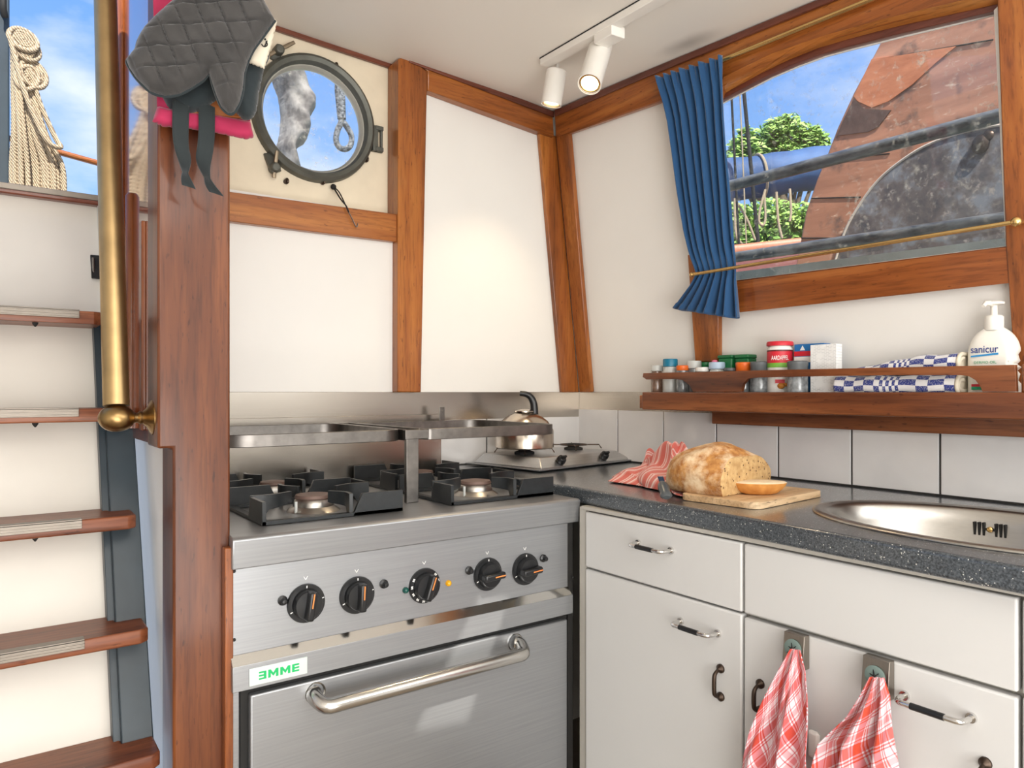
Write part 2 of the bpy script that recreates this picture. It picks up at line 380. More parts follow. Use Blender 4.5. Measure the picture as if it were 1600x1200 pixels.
def wloc(o):
    p = Vector((0, 0, 0))
    while o: p += o.location; o = o.parent
    return p
def obj(name, mb, mat, parent=None, bev=0, seg=2, smooth=.7, solid=0, sub=0, local=False):
    off = Vector((0, 0, 0)) if (parent is None or local) else wloc(parent)
    me = bpy.data.meshes.new(name); me.from_pydata([tuple(a - off) for a in mb.v], [], mb.f)
    if mb.uv:
        ul = me.uv_layers.new(name='UVMap')
        for p in me.polygons:
            u = mb.uv.get(p.index)
            if u:
                for k, li in enumerate(p.loop_indices): ul.data[li].uv = u[k]
    me.validate()
    bm = bmesh.new(); bm.from_mesh(me)
    bmesh.ops.remove_doubles(bm, verts=bm.verts, dist=1e-6)
    bmesh.ops.recalc_face_normals(bm, faces=bm.faces); bm.to_mesh(me); bm.free()
    if smooth:
        me.shade_smooth(); me.set_sharp_from_angle(angle=smooth)
    me.materials.append(M[mat] if isinstance(mat, str) else mat)
    o = bpy.data.objects.new(name, me); COL.objects.link(o)
    if parent: o.parent = parent
    if solid:
        m = o.modifiers.new('thickness', 'SOLIDIFY'); m.thickness = solid; m.offset = 0
    if bev:
        m = o.modifiers.new('bevel', 'BEVEL'); m.width = bev; m.segments = seg; m.limit_method = 'ANGLE'; m.angle_limit = .6; m.harden_normals = False
    if sub:
        m = o.modifiers.new('sub', 'SUBSURF'); m.levels = sub; m.render_levels = sub
    return o
def thing(name, label, cat, loc=(0, 0, 0), group=None, kind=None):
    o = bpy.data.objects.new(name, None); COL.objects.link(o); o.location = loc; o.empty_display_size = .05
    return tag(o, label, cat, group, kind)
def tag(o, label, cat, group=None, kind=None):
    o['label'] = label; o['category'] = cat
    if group: o['group'] = group
    if kind: o['kind'] = kind
    return o
def struct(name, mb, mat, label, cat, **kw):
    return tag(obj(name, mb, mat, **kw), label, cat, None, 'structure')
def rowof(pts, n):
    """resample polyline evenly"""
    pts = [Vector(p) for p in pts]; seg = [0]
    for a, b in zip(pts, pts[1:]): seg.append(seg[-1] + (b - a).length)
    out = []
    for i in range(n + 1):
        d = seg[-1] * i / n; k = 0
        while k < len(seg) - 2 and seg[k + 1] < d: k += 1
        q = (d - seg[k]) / max(1e-9, seg[k + 1] - seg[k]); out.append(pts[k].lerp(pts[k + 1], min(1, q)))
    return out
def smooth_path(pts, n=40):
    pts = [Vector(p) for p in pts]; P = [pts[0]] + pts + [pts[-1]]; out = []; m = len(pts) - 1
    for i in range(n + 1):
        x = m * i / n; k = min(int(x), m - 1); t_ = x - k; a, b, c, d = P[k:k + 4]
        out.append(.5 * ((2 * b) + (c - a) * t_ + (2 * a - 5 * b + 4 * c - d) * t_ ** 2 + (3 * b - a - 3 * c + d) * t_ ** 3))
    return out
def text(name, s, mat, parent, org, right, up, height, depth=.0004, mirror_first=False, fit=None, bold=0):
    cu = bpy.data.curves.new(name, 'FONT'); cu.body = s; cu.size = 1; cu.extrude = 0; cu.offset = bold; cu.resolution_u = 3
    o = bpy.data.objects.new(name, cu); COL.objects.link(o); dg = bpy.context.evaluated_depsgraph_get(); dg.update()
    me = bpy.data.meshes.new_from_object(o.evaluated_get(dg)); bpy.data.objects.remove(o)
    xs = [v.co.x for v in me.vertices]; ys = [v.co.y for v in me.vertices]
    x0, x1, y0, y1 = min(xs), max(xs), min(ys), max(ys); k = height / (y1 - y0); kx = k if fit is None else fit / (x1 - x0)
    org, right, up = Vector(org), Vector(right).normalized(), Vector(up).normalized(); off = wloc(parent)
    nrm = right.cross(up)
    for v in me.vertices: v.co = org + right * (v.co.x - x0) * kx + up * (v.co.y - y0) * k + nrm * depth - off
    me.materials.append(M[mat]); r = bpy.data.objects.new(name, me); COL.objects.link(r); r.parent = parent
    return r

# ------------------------------------------------------------------ THE SETTING
ZF = -1.12
X0, X1, YS = .332, 1.100, 1.265          # stove: left, right, front
ZC = -.222                               # worktop height below the eye
def pA(pts, off): return [onA(x, y, off) for x, y in pts]
def pB(pts, off): return [onB(x, y, off) for x, y in pts]

struct('floor', MB().box((-1.3, -2.1, ZF - .05), (1.95, 2.2, ZF)), plain('pale cabin sole', (150, 136, 118), .5, var=.08), 'pale brown cabin floor', 'floor', smooth=0)
# ceiling: white, rising away from the boat's side
m = MB(); cx0, cx1, cy0, cy1 = .225, 1.72, -2.1, 1.95
pts = [(cx0, cy0), (cx1, cy0), (cx1, cy1), (cx0, cy1)]
SUN_HOLE = []                                   # ceiling opening added and shaped to throw a sun patch on the oven
for px, py in ((752, 925), (806, 925), (730, 1150), (636, 1170)):
    p = atY(px, py, YS - .012); k = (ceil_z(p.x, p.y) - p.z); k = k / (1 + .037 * SUN.x / SUN.z * 1 - .048 * SUN.y / SUN.z); SUN_HOLE.append((p.x + SUN.x / SUN.z * k, p.y + SUN.y / SUN.z * k))
m.prism([(x, y, ceil_z(x, y)) for x, y in pts], (0, 0, .03), [[(x, y, ceil_z(x, y)) for x, y in SUN_HOLE]])
pts = [(-1.3, -2.1), (.225, -2.1), (.225, 1.45), (-1.3, 1.45)]  # unseen ceiling, lengthened over the hatch to keep sun off the ladder
m.prism([(x, y, ceil_z(x, y)) for x, y in pts], (0, 0, .03))
# soft dark patch mixed into the ceiling colour near the curtain
t = MT('ceiling paint with dark patch'); co = t.coord((1, 1, 1)); sc_ = onC(1075, 68)
d = t.n('ShaderNodeVectorMath', operation='DISTANCE')
mpn = t.n('ShaderNodeMapping'); mpn.inputs['Location'].default_value = (-sc_.x, -sc_.y, -sc_.z); mpn.inputs['Scale'].default_value = (1, 1, 1)
t.l(co, mpn.inputs[0]); mp2 = t.n('ShaderNodeMapping'); mp2.inputs['Rotation'].default_value = (0, 0, .1); mp2.inputs['Scale'].default_value = (2.2, .8, 1); t.l(mpn.outputs[0], mp2.inputs[0])
t.l(mp2.outputs[0], d.inputs[0]); d.inputs[1].default_value = (0, 0, 0)
f = t.ramp(t.math('ADD', d.outputs['Value'], t.math('MULTIPLY', t.noise(co, 12, 3), .05)), [(.02, (1, 1, 1, 1)), (.13, (0, 0, 0, 1))], 'EASE')
t.set(t.mix(t.math('MULTIPLY', f, .45), rgb(236, 231, 222), rgb(96, 88, 78)), .55); M['ceiling'] = t.m
struct('ceiling', m, 'ceiling', 'warm white painted cabin ceiling with a dark patch near the curtain', 'ceiling', smooth=0)
# room behind the viewer
struct('wall_left', MB().box((-1.3, -2.1, ZF), (-1.25, 2.2, .9)), 'white_panel', 'white cabin wall left of the ladder', 'wall', smooth=0)
struct('wall_front', MB().box((-1.25, -2.1, ZF), (1.8, -2.05, .9)), 'white_panel', 'white cabin wall behind the viewer', 'wall', smooth=0)

# stove bulkhead (wall_back) with the recess for the porthole plate
rec = pA([(300, 48), (621, 104), (625, 338), (300, 292)], 0)
rx0, rx1, rz0 = .30, onA(621, 104).x, .30
rz0 = (onA(500, 318).z)
ztop = 1.02
m = MB().prism([(.30, YA, ZF), (1.72, YA, ZF), (1.72, YA, ztop), (rx1, YA, ztop), (rx1, YA, rz0), (.30, YA, rz0)], (0, .035, 0))
struct('wall_back', m, 'white_panel', 'white panelled bulkhead behind the stove', 'wall', smooth=0)
YP = YA + .036                            # porthole plate
PC = atY(491, 187, YP)
def circ(c, r, n, ax, ay): return [Vector(c) + Vector(ax) * math.cos(2 * PI * i / n) * r + Vector(ay) * math.sin(2 * PI * i / n) * r for i in range(n)]
m = MB().prism([(.25, YP, rz0 - .05), (rx1 + .03, YP, rz0 - .05), (rx1 + .03, YP, ztop), (.25, YP, ztop)], (0, .02, 0), [circ(PC, .145, 48, (1, 0, 0), (0, 0, 1))])
struct('wall_back.001', m, 'cream', 'cream painted steel plate around the porthole', 'wall', smooth=0)

# boat's side (wall_right): leaning in above the shelf, with the window opening
WL = [(1127, 446), (1127, 163)]
ARCH = [(1127, 163), (1167, 142), (1208, 121), (1250, 103), (1292, 87.5), (1335, 76), (1375, 66), (1415, 56), (1458, 46), (1505, 35), (1553, 25)]
WIN = [(1127, 441)] + ARCH + [(1570, 385)]
def back_B(y, z): return Vector((XB - KB * z, y, z))
def seat(x, y, e=0, off=.0):   # point of the pane's edge, brought straight out to the wall face
    return onB(x, y, -.030) + NB * (.030 + off)
WC = seat(1350, 240)
def wider(p, k): d = (p - WC); return p + d.normalized() * k
def seatF(x, y): return onB(x, y, .004) - NB * .004
ARC = [seat(*p) for p in ARCH]; ARC[-1].y = seatF(1553, 25).y
WINP = [seatF(1127, 441)] + ARC + [seatF(1571, 385)]
hole = [wider(p, .020) for p in WINP]
yf = -2.05
outer = [back_B(1.93, 0), back_B(yf, 0), back_B(yf, 1.02), back_B(1.93, 1.02)]
m = MB().prism(outer, (.045, 0, 0), [hole])
m.prism([(XB, 1.93, ZF), (XB, yf, ZF), (XB, yf, 0), (XB, 1.93, 0)], (.045, 0, 0))
struct('wall_right', m, 'white_panel', 'white panelled side of the cabin around the window', 'wall', smooth=0)

# --- varnished beams (trim_n)
def board(name, pts, mat, label, depth, vec, **kw):
    return struct(name, MB().prism(pts, vec), mat, label, 'wooden trim', bev=.003, **kw)
A_ = lambda d: (0, d, 0)
B_ = lambda d: (d, 0, d * KB)
board('trim_1', pA([(638, 90), (864, 179), (866, 214), (848, 208), (668, 141), (668, 110)], .030), wood('beam', 'x'), 'varnished beam under the ceiling above the stove bulkhead', 0, A_(.029))
board('trim_2', pA([(622, 92), (638, 88), (668, 112), (658, 613), (621, 613)], .032), wood('beam', 'z'), 'varnished upright between the porthole and the right wall panel', 0, A_(.031 + .034))
board('trim_3', pA([(300, 290), (362, 300), (629, 336), (629, 379), (362, 346), (300, 337)], .022), wood('beam', 'x'), 'varnished cross rail under the porthole', 0, A_(.021 + .03))
board('trim_4', pA([(843, 205), (869, 212), (905, 613), (879, 613)], .018), wood('beam', 'z'), 'varnished corner post, half on the stove bulkhead', 0, A_(.017))
struct('trim_5', MB().prism(pA([(330, -2), (430, 33), (619, 99), (617, 108), (430, 46), (330, 12)], -.022), A_(.012)), wood('dark', 'x'), 'thin dark strip over the porthole plate', 'wooden trim', bev=.002)
struct('trim_6', MB().prism(pA([(640, 86), (866, 174), (866, 183), (640, 97)], .036), A_(.006)), wood('dark', 'x'), 'thin dark moulding under the ceiling over the stove bulkhead', 'wooden trim', bev=.0015)
# side
board('trim_7', pB([(868, 210), (888, 206), (923, 613), (905, 613)], .018), wood('beam', 'z'), 'varnished corner post, half on the window side', 0, B_(.017))
up = [(1131, 120), (1167, 102), (1208, 83), (1250, 68), (1292, 54), (1335, 42), (1375, 31), (1415, 21), (1458, 11), (1505, 0), (1556, -13)]
lo = [(1120, 151), (1167, 126), (1208, 106), (1250, 88), (1292, 72), (1335, 60), (1375, 50), (1415, 40), (1458, 30), (1505, 18), (1556, 5)]
board('trim_8', pB([(866, 176), (1000, 118), (1300, -4), (1480, -78), (1720, -176), (1720, -40)] + [(1556, -6), (1505, 8), (1458, 19), (1415, 30), (1375, 40), (1335, 51), (1292, 63), (1250, 77), (1208, 93), (1167, 112), (1131, 134), (1120, 160), (1080, 140), (1034, 158), (888, 209), (868, 214)], .022), wood('beam', 'y'), 'wide varnished beam along the ceiling above the window', 0, B_(.021))
struct('trim_9', MB().prism(pB([(866, 172), (1000, 114), (1300, -10), (1480, -84), (1720, -182), (1720, -168), (1480, -72), (1300, 2), (1000, 124), (866, 182)], .032), B_(.01)), wood('dark', 'y'), 'thin dark moulding where the ceiling meets the window beam', 'wooden trim', bev=.0015)
board('trim_10', pB([(1074, 398), (1100, 398), (1122, 448), (1122, 566), (1086, 566)], .020), wood('beam', 'z'), 'varnished upright left of the window above the shelf', 0, B_(.019))
board('trim_11', pB([(1118, 444), (1560, 388), (1580, 386), (1580, 442), (1118, 492)], .022), wood('red', 'y'), 'varnished sill rail under the window', 0, B_(.021))
board('trim_12', pB([(1556, -40), (1720, -60), (1720, 625), (1588, 625), (1571, 386)], .024), wood('beam', 'z'), 'wide varnished upright right of the window', 0, B_(.023))

# window_1
win = thing('window_1', 'arched cabin window in a varnished frame, looking out on deck', 'window', tuple(onB(1340, 250, 0)), kind='structure')
m = MB().prism(pB(up, .036) + [p + NB * .004 for p in [wider(q, .016) for q in ARC]][::-1], B_(.03)); obj('arch_moulding', m, wood('arch_lit', 'y'), win, bev=.011, seg=3)
def lining(pts, k0, k1, d0, d1):
    a = [wider(q, k0) for q in pts]; b = [wider(q, k1) for q in pts]
    return MB().prism([p + NB * d0 for p in a + b[::-1]], NB * (d1 - d0))
obj('sash', lining(ARC, .0205, .0, -.002, -.031), wood('dark', 'y'), win, bev=.001)
obj('jamb', lining([ARC[-1], WINP[-1]], .0205, .0, .004, -.031), 'white_plastic', win, bev=.001)
obj('jamb', lining([WINP[0], ARC[0]], .0205, .0, .004, -.031), 'white_plastic', win, bev=.001)
obj('window_board', lining([WINP[0], WINP[-1]], .0205, .0, .004, -.031), wood('red', 'y'), win, bev=.001)
obj('glass_pane', MB().prism([wider(p, .002) - NB * .030 for p in WINP], -NB * .004), 'pane', win, smooth=0)
obj('glazing_bead', MB().prism([wider(p, .001) - NB * .026 for p in WINP], -NB * .004, [[wider(p, -.003) - NB * .026 for p in WINP]]), 'white_plastic', win, smooth=0)

# porthole: window_2
pw = thing('window_2', 'round porthole in a weathered grey metal ring', 'window', tuple(PC), kind='structure')
ax = (0, -1, 0)
obj('outer_ring', MB().lathe([(.145, -.02), (.145, .012), (.150, .022), (.161, .026), (.169, .020), (.172, .004), (.172, -.002)], PC, ax, 64), 'porthole', pw)
obj('inner_ring', MB().lathe([(.137, -.018), (.137, -.004), (.142, .004), (.146, .004), (.146, -.018)], PC, ax, 64), plain('pale bead', (178, 176, 166), .4, .3), pw)
obj('glass_pane', MB().lathe([(0, -.010), (.144, -.010), (.144, -.014), (0, -.014)], PC, ax, 48), 'port_pane', pw)
def polar(deg, r, off=0): a = math.radians(deg); return PC + Vector((math.cos(a) * r, -off, math.sin(a) * r))
m = MB(); c = polar(-6, .179, .008)
m.box((c.x - .012, c.y - .010, c.z - .036), (c.x + .004, c.y + .008, c.z + .036))
for s_ in (-1, 1): m.box((c.x - .004, c.y - .012, c.z + s_ * .030 - .006), (c.x + .020, c.y + .006, c.z + s_ * .030 + .006))
m.cyl(c + V(.016, -.004, -.038), c + V(.016, -.004, .038), .004)
obj('hinge', m, 'porthole', pw, bev=.0015)
for (px, py, pxa, pya, deg) in ((436, 78, 460, 66, 128), (430, 262, 433, 236, 226)):
    c = atY(px, py, YP - .022); d = atY(pxa, pya, YP - .026)
    m = MB(); m.lathe([(0, .012), (.010, .012), (.013, .006), (.013, -.020), (0, -.020)], c, ax, 18)
    l = polar(deg, .176, .01); m.obox((c + l) / 2 + V(0, .006, 0), (l - c) / 2 + (l - c).normalized() * .012, (l - c).normalized().cross(Vector((0, 1, 0))) * .014, (0, .007, 0))
    o = obj('clamp_lug', m, 'porthole', pw, bev=.002)
    m = MB(); m.tube([c, c.lerp(d, .5), d], [.0045, .0055, .0045], 8, flat=.6); m.tube([c, c.lerp(d, -.6)], [.0045, .0055], 8, flat=.6)
    obj('wing_nut', m, plain('grey brass', (146, 132, 112), .4, .8), o)
for px, py in ((525, 102), (575, 170), (573, 249), (448, 283), (505, 284)):
    c = atY(px, py, YP - .008); m = MB(); m.torus(c, .006, .0028, (1, .3, 0), 14, 6); m.cyl(c + V(0, .01, 0), c, .007, n=12)
    obj('ring_bolt', m, 'bronze', pw)
# cord with a hook hanging under the porthole
hk = [(521, 292), (527, 303), (533, 312), (541, 322), (545, 332), (550, 341), (555, 352), (558, 354), (559, 349)]
c = thing('hanging_cord', 'short dark cord with a wire hook hanging below the porthole', 'cord', tuple(onA(523, 293, .02)))
P = [onA(x, y, .006 + .026 * min(1, i / 3)) for i, (x, y) in enumerate(hk)]
P[0] = atY(521, 292, YP - .010); P[1] = atY(526, 301, YP - .03); P[2] = onA(533, 312, .024)
m = MB(); m.tube(smooth_path(P[:5], 16), .0022, 6); m.tube(smooth_path([P[0], P[1] + V(.006, 0, .004), P[2] + V(.006, 0, 0), P[4]], 14), .0018, 6)
m.ball(P[0], .008, 10)
obj('cord_loop', m, 'gapdark', c)
obj('wire_hook', MB().tube(smooth_path(P[4:], 22), .0016, 6), 'bar_steel', c)

# --- the big post left of the stove and the panelling along the ladder
pl, pr = .246, .336
struct('trim_13', MB().prism([(pl, YS + .014, ZF), (pr, YS + .014, ZF), (pr, YS + .014, .99), (.223, YS + .014, .99), (.223, YS + .014, -.092), (pl, YS + .014, -.092)], (0, .09, 0)), wood('post', 'z'), 'thick varnished post left of the cooker, wider above the handrail knob', 'wooden post', bev=.004)
struct('trim_15', MB().box((pr - .014, YS - .006, ZF), (pr, YS + .013, -.262)), wood('red', 'z'), 'narrow varnished strip between the post and the cooker', 'wooden trim', bev=.002)
struct('wall_left.001', MB().box((pl + .003, YS + .10, ZF), (pr - .01, 1.93, -.088)), 'white_panel', 'white side panel between the ladder and the stove, below the handrail', 'wall', smooth=0)
t = MT('mirror varnished red brown panel'); co = t.coord((1, 1, .07)); n1 = t.noise(co, 14, 5, .6)
t.set(t.ramp(n1, [(.28, rgb(82, 30, 18)), (.5, rgb(132, 58, 34)), (.74, rgb(160, 84, 50))]), .12, 0, coat=1.0, coat_rough=.05); M['gloss_wood'] = t.m
struct('wall_left.002', MB().box((.226, YS + .10, -.088), (pr - .01, 2.02, 1.0)), 'gloss_wood', 'glossy varnished panelling beside the handrail', 'wall', smooth=0)
# door runners on that panelling
def side(px, py, x=.223): return atX(px, py, x)
for i, (px, z0, z1, wd, pj, lab) in enumerate(((204, -.070, .38, .010, .010, 'short varnished bead on the glossy panelling, its rounded top showing'), (189, -.085, 1.0, .018, .010, 'tall dark door runner on the glossy panelling, nearer the post'), (176, -.085, 1.0, .022, .016, 'tall dark door runner just behind the brass handrail'))):
    y = side(px, 400).y; m = MB(); m.tube([V(.224, y, z0), V(.224, y, z1 - .006), V(.224, y, z1)], [pj, pj, pj * .6], 12, flat=wd / pj, up=(1, 0, 0))
    struct(f'trim_{16 + i}', m, wood('red' if i != 2 else 'dark', 'z'), lab, 'wooden trim')
y = side(223, 400).y; struct('trim_19', MB().box((.219, y - .012, -.068), (.227, y + .012, .30)), wood('red', 'z'), 'flat varnished batten on the glossy panelling close to the big post', 'wooden trim', bev=.002)

# --- steel splashbacks and tiles
zs0 = onA(700, 657).z
struct('trim_20', MB().box((X0 - .0, YA - .006, zs0), (XB - .001, YA - .001, -.001)), 'steel_splash', 'brushed steel strip on the bulkhead above the tiles', 'splashback', bev=.0008)
struct('trim_21', MB().box((XB - .006, onB(1126, 640).y, zs0), (XB - .001, YA - .006, -.001)), 'steel_splash', 'brushed steel strip on the window side, ending under the shelf', 'splashback', bev=.0008)
TP = .1944
def tiles(name, along, a0, cuts, z0, z1, label):
    m = MB(); g = .0025
    for a, b in zip(cuts, cuts[1:]):
        lo_, hi_ = sorted((a, b))
        if along == 'y': m.box((XB - .008, lo_ + g, z0 + g), (XB - .0005, hi_ - g, z1))
        else: m.box((lo_ + g, YA - .008, z0 + g), (hi_ - g, YA - .0005, z1))
    return struct(name, m, 'tile', label, 'tiles', bev=.0012)
tiles('trim_22', 'y', 0, [YA - .002 - TP * k if k == 0 else 1.877 - TP * k for k in range(0, 12)], ZC, -.060, 'row of pale glossy wall tiles along the window side')
struct('trim_23', MB().box((XB - .0045, -.25, ZC), (XB - .0002, YA - .001, -.04)), 'grout', 'dark grout bed behind the tile row of the window side', 'grout', smooth=0)
tiles('trim_24', 'x', 0, [XB - .004 - TP * k if k == 0 else XB - TP * k for k in range(0, 5)], ZC, -.085, 'short row of pale glossy tiles on the stove bulkhead')
struct('trim_25', MB().box((.86, YA - .0045, ZC), (XB - .001, YA - .0002, -.05)), 'grout', 'dark grout bed behind the tiles of the stove bulkhead', 'grout', smooth=0)

# ------------------------------------------------------------------ THE COOKER
XL, XR, ZT = X0, X1, -.245
YB = 1.855
cook = thing('gas_cooker', 'stainless steel gas cooker with four burners and an oven', 'cooker', ((XL + XR) / 2, (YS + YB) / 2, ZF))
m = MB().box((XL, YS + .03, -1.06), (XR, YB, -.300)); m.box((XL, YS + .008, -1.06), (XL + .018, YS + .03, -.505)); m.box((XR - .02, YS + .008, -1.06), (XR, YS + .03, -.505))
for x in (XL + .05, XR - .05):
    for y in (YS + .08, YB - .08): m.cyl((x, y, ZF), (x, y, -1.06), .02)
obj('body', m, 'steel', cook, bev=.002)
# hob top with a down-turned front lip, its ends cut at a slant
m = MB(); yl = YS - .018
m.box((XL + .002, YS, ZT - .03), (XR, YB, ZT))
m.prism([(XL, yl, ZT - .004), (XL, yl + .006, ZT), (XL, YS + .004, ZT), (XL, YS + .004, ZT - .054), (XL, yl + .006, ZT - .054)], (XR - XL - .0, 0, 0))
obj('hob_top', m, 'steel', cook, bev=.002)
m = MB().prism([(XL, YS - .002, -.299), (XL, YS - .002, -.447), (XL, YS - .014, -.460), (XL, YS + .03, -.460), (XL, YS + .03, -.299)], (XR - XL - .025, 0, 0))
panel = obj('control_panel', m, 'steel', cook, bev=.0008)
obj('polished_trim', MB().prism([(XL, YS - .0035, -.4455), (XL, YS - .0165, -.4605), (XL, YS - .0145, -.4612), (XL, YS - .0015, -.4465)], (XR - XL - .025, 0, 0)), 'steel_bright', cook, smooth=0)
obj('lower_band', MB().box((XL, YS - .015, -.504), (XR - .02, YS + .03, -.461)), 'steel', cook, bev=.001)
obj('oven_seal', MB().box((XL + .018, YS + .004, -1.055), (XR - .02, YS + .032, -.505)), 'gapdark', cook, smooth=0)
obj('side_channel', MB().box((XR - .024, YS + .004, -1.05), (XR - .004, YS + .03, -.299)), plain('dark steel channel', (86, 84, 82), .4, .8), cook, bev=.001)
door = obj('oven_door', MB().box((XL + .030, YS - .012, -1.04), (XR - .034, YS + .004, -.516)), 'steel', cook, bev=.003)
YH = YS - .055
a = atY(508, 1101, YH); b = atY(822, 1025, YH); zz = (a.z + b.z) / 2
hp = smooth_path([V(a.x - .002, YS - .014, zz + .012), V(a.x - .008, YH + .03, zz + .010), V(a.x + .004, YH + .004, zz), V(a.x + .03, YH, zz)], 12) + smooth_path([V(b.x - .03, YH, zz), V(b.x - .004, YH + .004, zz), V(b.x + .008, YH + .03, zz + .010), V(b.x + .002, YS - .014, zz + .012)], 12)
hd = obj('oven_handle', MB().tube(hp, .0135, 18), steel('handle steel', (206, 204, 200), .22, 'x', .04), door)
hd['label'] = 'satin tubular oven handle'
for q in (a, b):
    dx = -.002 if q is a else .002
    obj('handle_flange', MB().lathe([(.016, 0), (.019, .002), (.019, -.003)], (q.x + dx, YS - .013, zz + .012), (0, -1, 0), 20), 'steel_bright', hd)
# makers' plate
c0 = atY(389, 1060, YS - .0155); c1 = atY(480, 1020, YS - .0155)
z0, z1 = -.4985, -.4685
pe = obj('name_plate', MB().box((c0.x, YS - .0175, z0), (c1.x, YS - .0145, z1)), plain('silver white plate', (206, 214, 212), .35, .2), cook, bev=.001)
def glyph(ch, x, w, z, h, st, yy):
    m = MB(); P = lambda a, b: (x + a, yy, z + b); D = (0, .0005, 0)
    if ch == 'M':
        m.prism([P(0, 0), P(0, h), P(st, h), P(w / 2, h * .52), P(w - st, h), P(w, h), P(w, 0), P(w - st, 0), P(w - st, h * .55), P(w / 2, h * .12), P(st, h * .55), P(st, 0)], D)
    else:
        f = (lambda a: w - a) if ch == '3' else (lambda a: a); q = h * .20
        m.prism([P(f(0), 0), P(f(w), 0), P(f(w), q), P(f(st), q), P(f(st), h * .40), P(f(w), h * .40), P(f(w), h * .60), P(f(st), h * .60), P(f(st), h - q), P(f(w), h - q), P(f(w), h), P(f(0), h)], D)
    return m
gx, gw = c0.x + .016, (.0125, .0175, .0175, .0125)
for ch, gw_ in zip('3MME', gw):
    obj('plate_letter', glyph(ch, gx, gw_, z0 + .0085, .0135, .0042, YS - .0180), 'emme_green', pe, smooth=0); gx += gw_ + .0032
# knobs
def knob(px, py, r, ang, dial=False, style=0):
    c = atY(px, py, YS - .016); c.y = YS - .002
    o = MB().lathe([(0, .006), (r * .98, .006), (r, .004), (r, -.001), (0, -.001)], c, (0, -1, 0), 36)
    o.lathe([(r * .78, .004), (r * .74, .018), (r * .70, .020), (0, .021)], c, (0, -1, 0), 36)
    kb = obj('knob', o, 'black_plastic', cook)
    d = V(math.sin(ang), 0, math.cos(ang)); s_ = V(math.cos(ang), 0, -math.sin(ang))
    g = MB(); cc = c + V(0, -.025, 0)
    g.obox(cc, d * r * .74, s_ * r * .20, (0, .010, 0)); obj('grip', g, 'black_plastic', kb, bev=.004, seg=3)
    obj('pointer', MB().obox(cc + V(0, -.0103, 0) + d * r * .30, d * r * .36, s_ * .0011, (0, .0005, 0)), 'orange_ink', kb, smooth=0)
    tk = MB(); n = 10 if dial else 3
    for q in range(n):
        a_ = (q / n * 1.55 * PI + .25 * PI) if dial else (0, PI / 2 - .2, -PI / 2 - .4)[q]
        p = c + V(math.sin(a_), 0, math.cos(a_)) * r * .87 + V(0, -.0064, 0)
        e1 = V(math.sin(a_), 0, math.cos(a_)); e2 = V(math.cos(a_), 0, -math.sin(a_))
        if dial: tk.obox(p, e1 * .0022, e2 * .0007, (0, .0003, 0)); tk.obox(p + e2 * .0022, e1 * .0018, e2 * .0006, (0, .0003, 0)); tk.obox(p + e2 * .0040, e1 * .0022, e2 * .0006, (0, .0003, 0))
        else: obj('dial_mark', MB().obox(p, e1 * .0022, e2 * .0008, (0, .0003, 0)), 'white_ink', kb, smooth=0)
    if dial: obj('dial_scale', tk, 'white_ink', kb, smooth=0)
    # engraved arrow over the knob
    p = c + V(0, -.0003, r + .009)
    ar = MB()
    for sg in (-1, 1): ar.obox(p + V(sg * .0018, 0, .001), V(sg * .0018, 0, .003), V(.0005, 0, 0), (0, .0003, 0))
    obj('arrow_mark', ar, 'white_ink', cook, smooth=0)
knob(482, 945, .0345, .15); knob(562, 932, .0345, .05); knob(668, 917, .0345, .35, dial=True); knob(767, 899, .0345, 1.52); knob(826, 891, .0345, 1.50)
for px, py in ((441, 938), (599, 912), (732, 891), (848, 872)):
    c = atY(px, py, YS - .002); obj('spark_button', MB().lathe([(.0085, 0), (.0085, .004), (.0052, .006), (.0052, .013), (.004, .0145), (0, .015)], c, (0, -1, 0), 20), 'black_plastic', cook)
for px, py, mt in ((633, 922, 'green_lens'), (700, 911, 'yellow_lens')):
    c = atY(px, py, YS - .002); ho = obj('pilot_lamp', MB().lathe([(.0062, 0), (.0062, .003), (.005, .006), (.002, .008), (0, .0084)], c, (0, -1, 0), 20), mt, cook)
    ho['label'] = 'small green pilot lamp' if mt == 'green_lens' else 'small yellow pilot lamp'
for px, py in ((363, 893), (365, 1000), (895, 902)):
    c = atY(px, py, YS - .002); c.x = max(c.x, XL + .006); obj('screw', MB().lathe([(.003, 0), (.0026, .0015), (0, .002)], c, (0, -1, 0), 12), 'gapdark', cook)

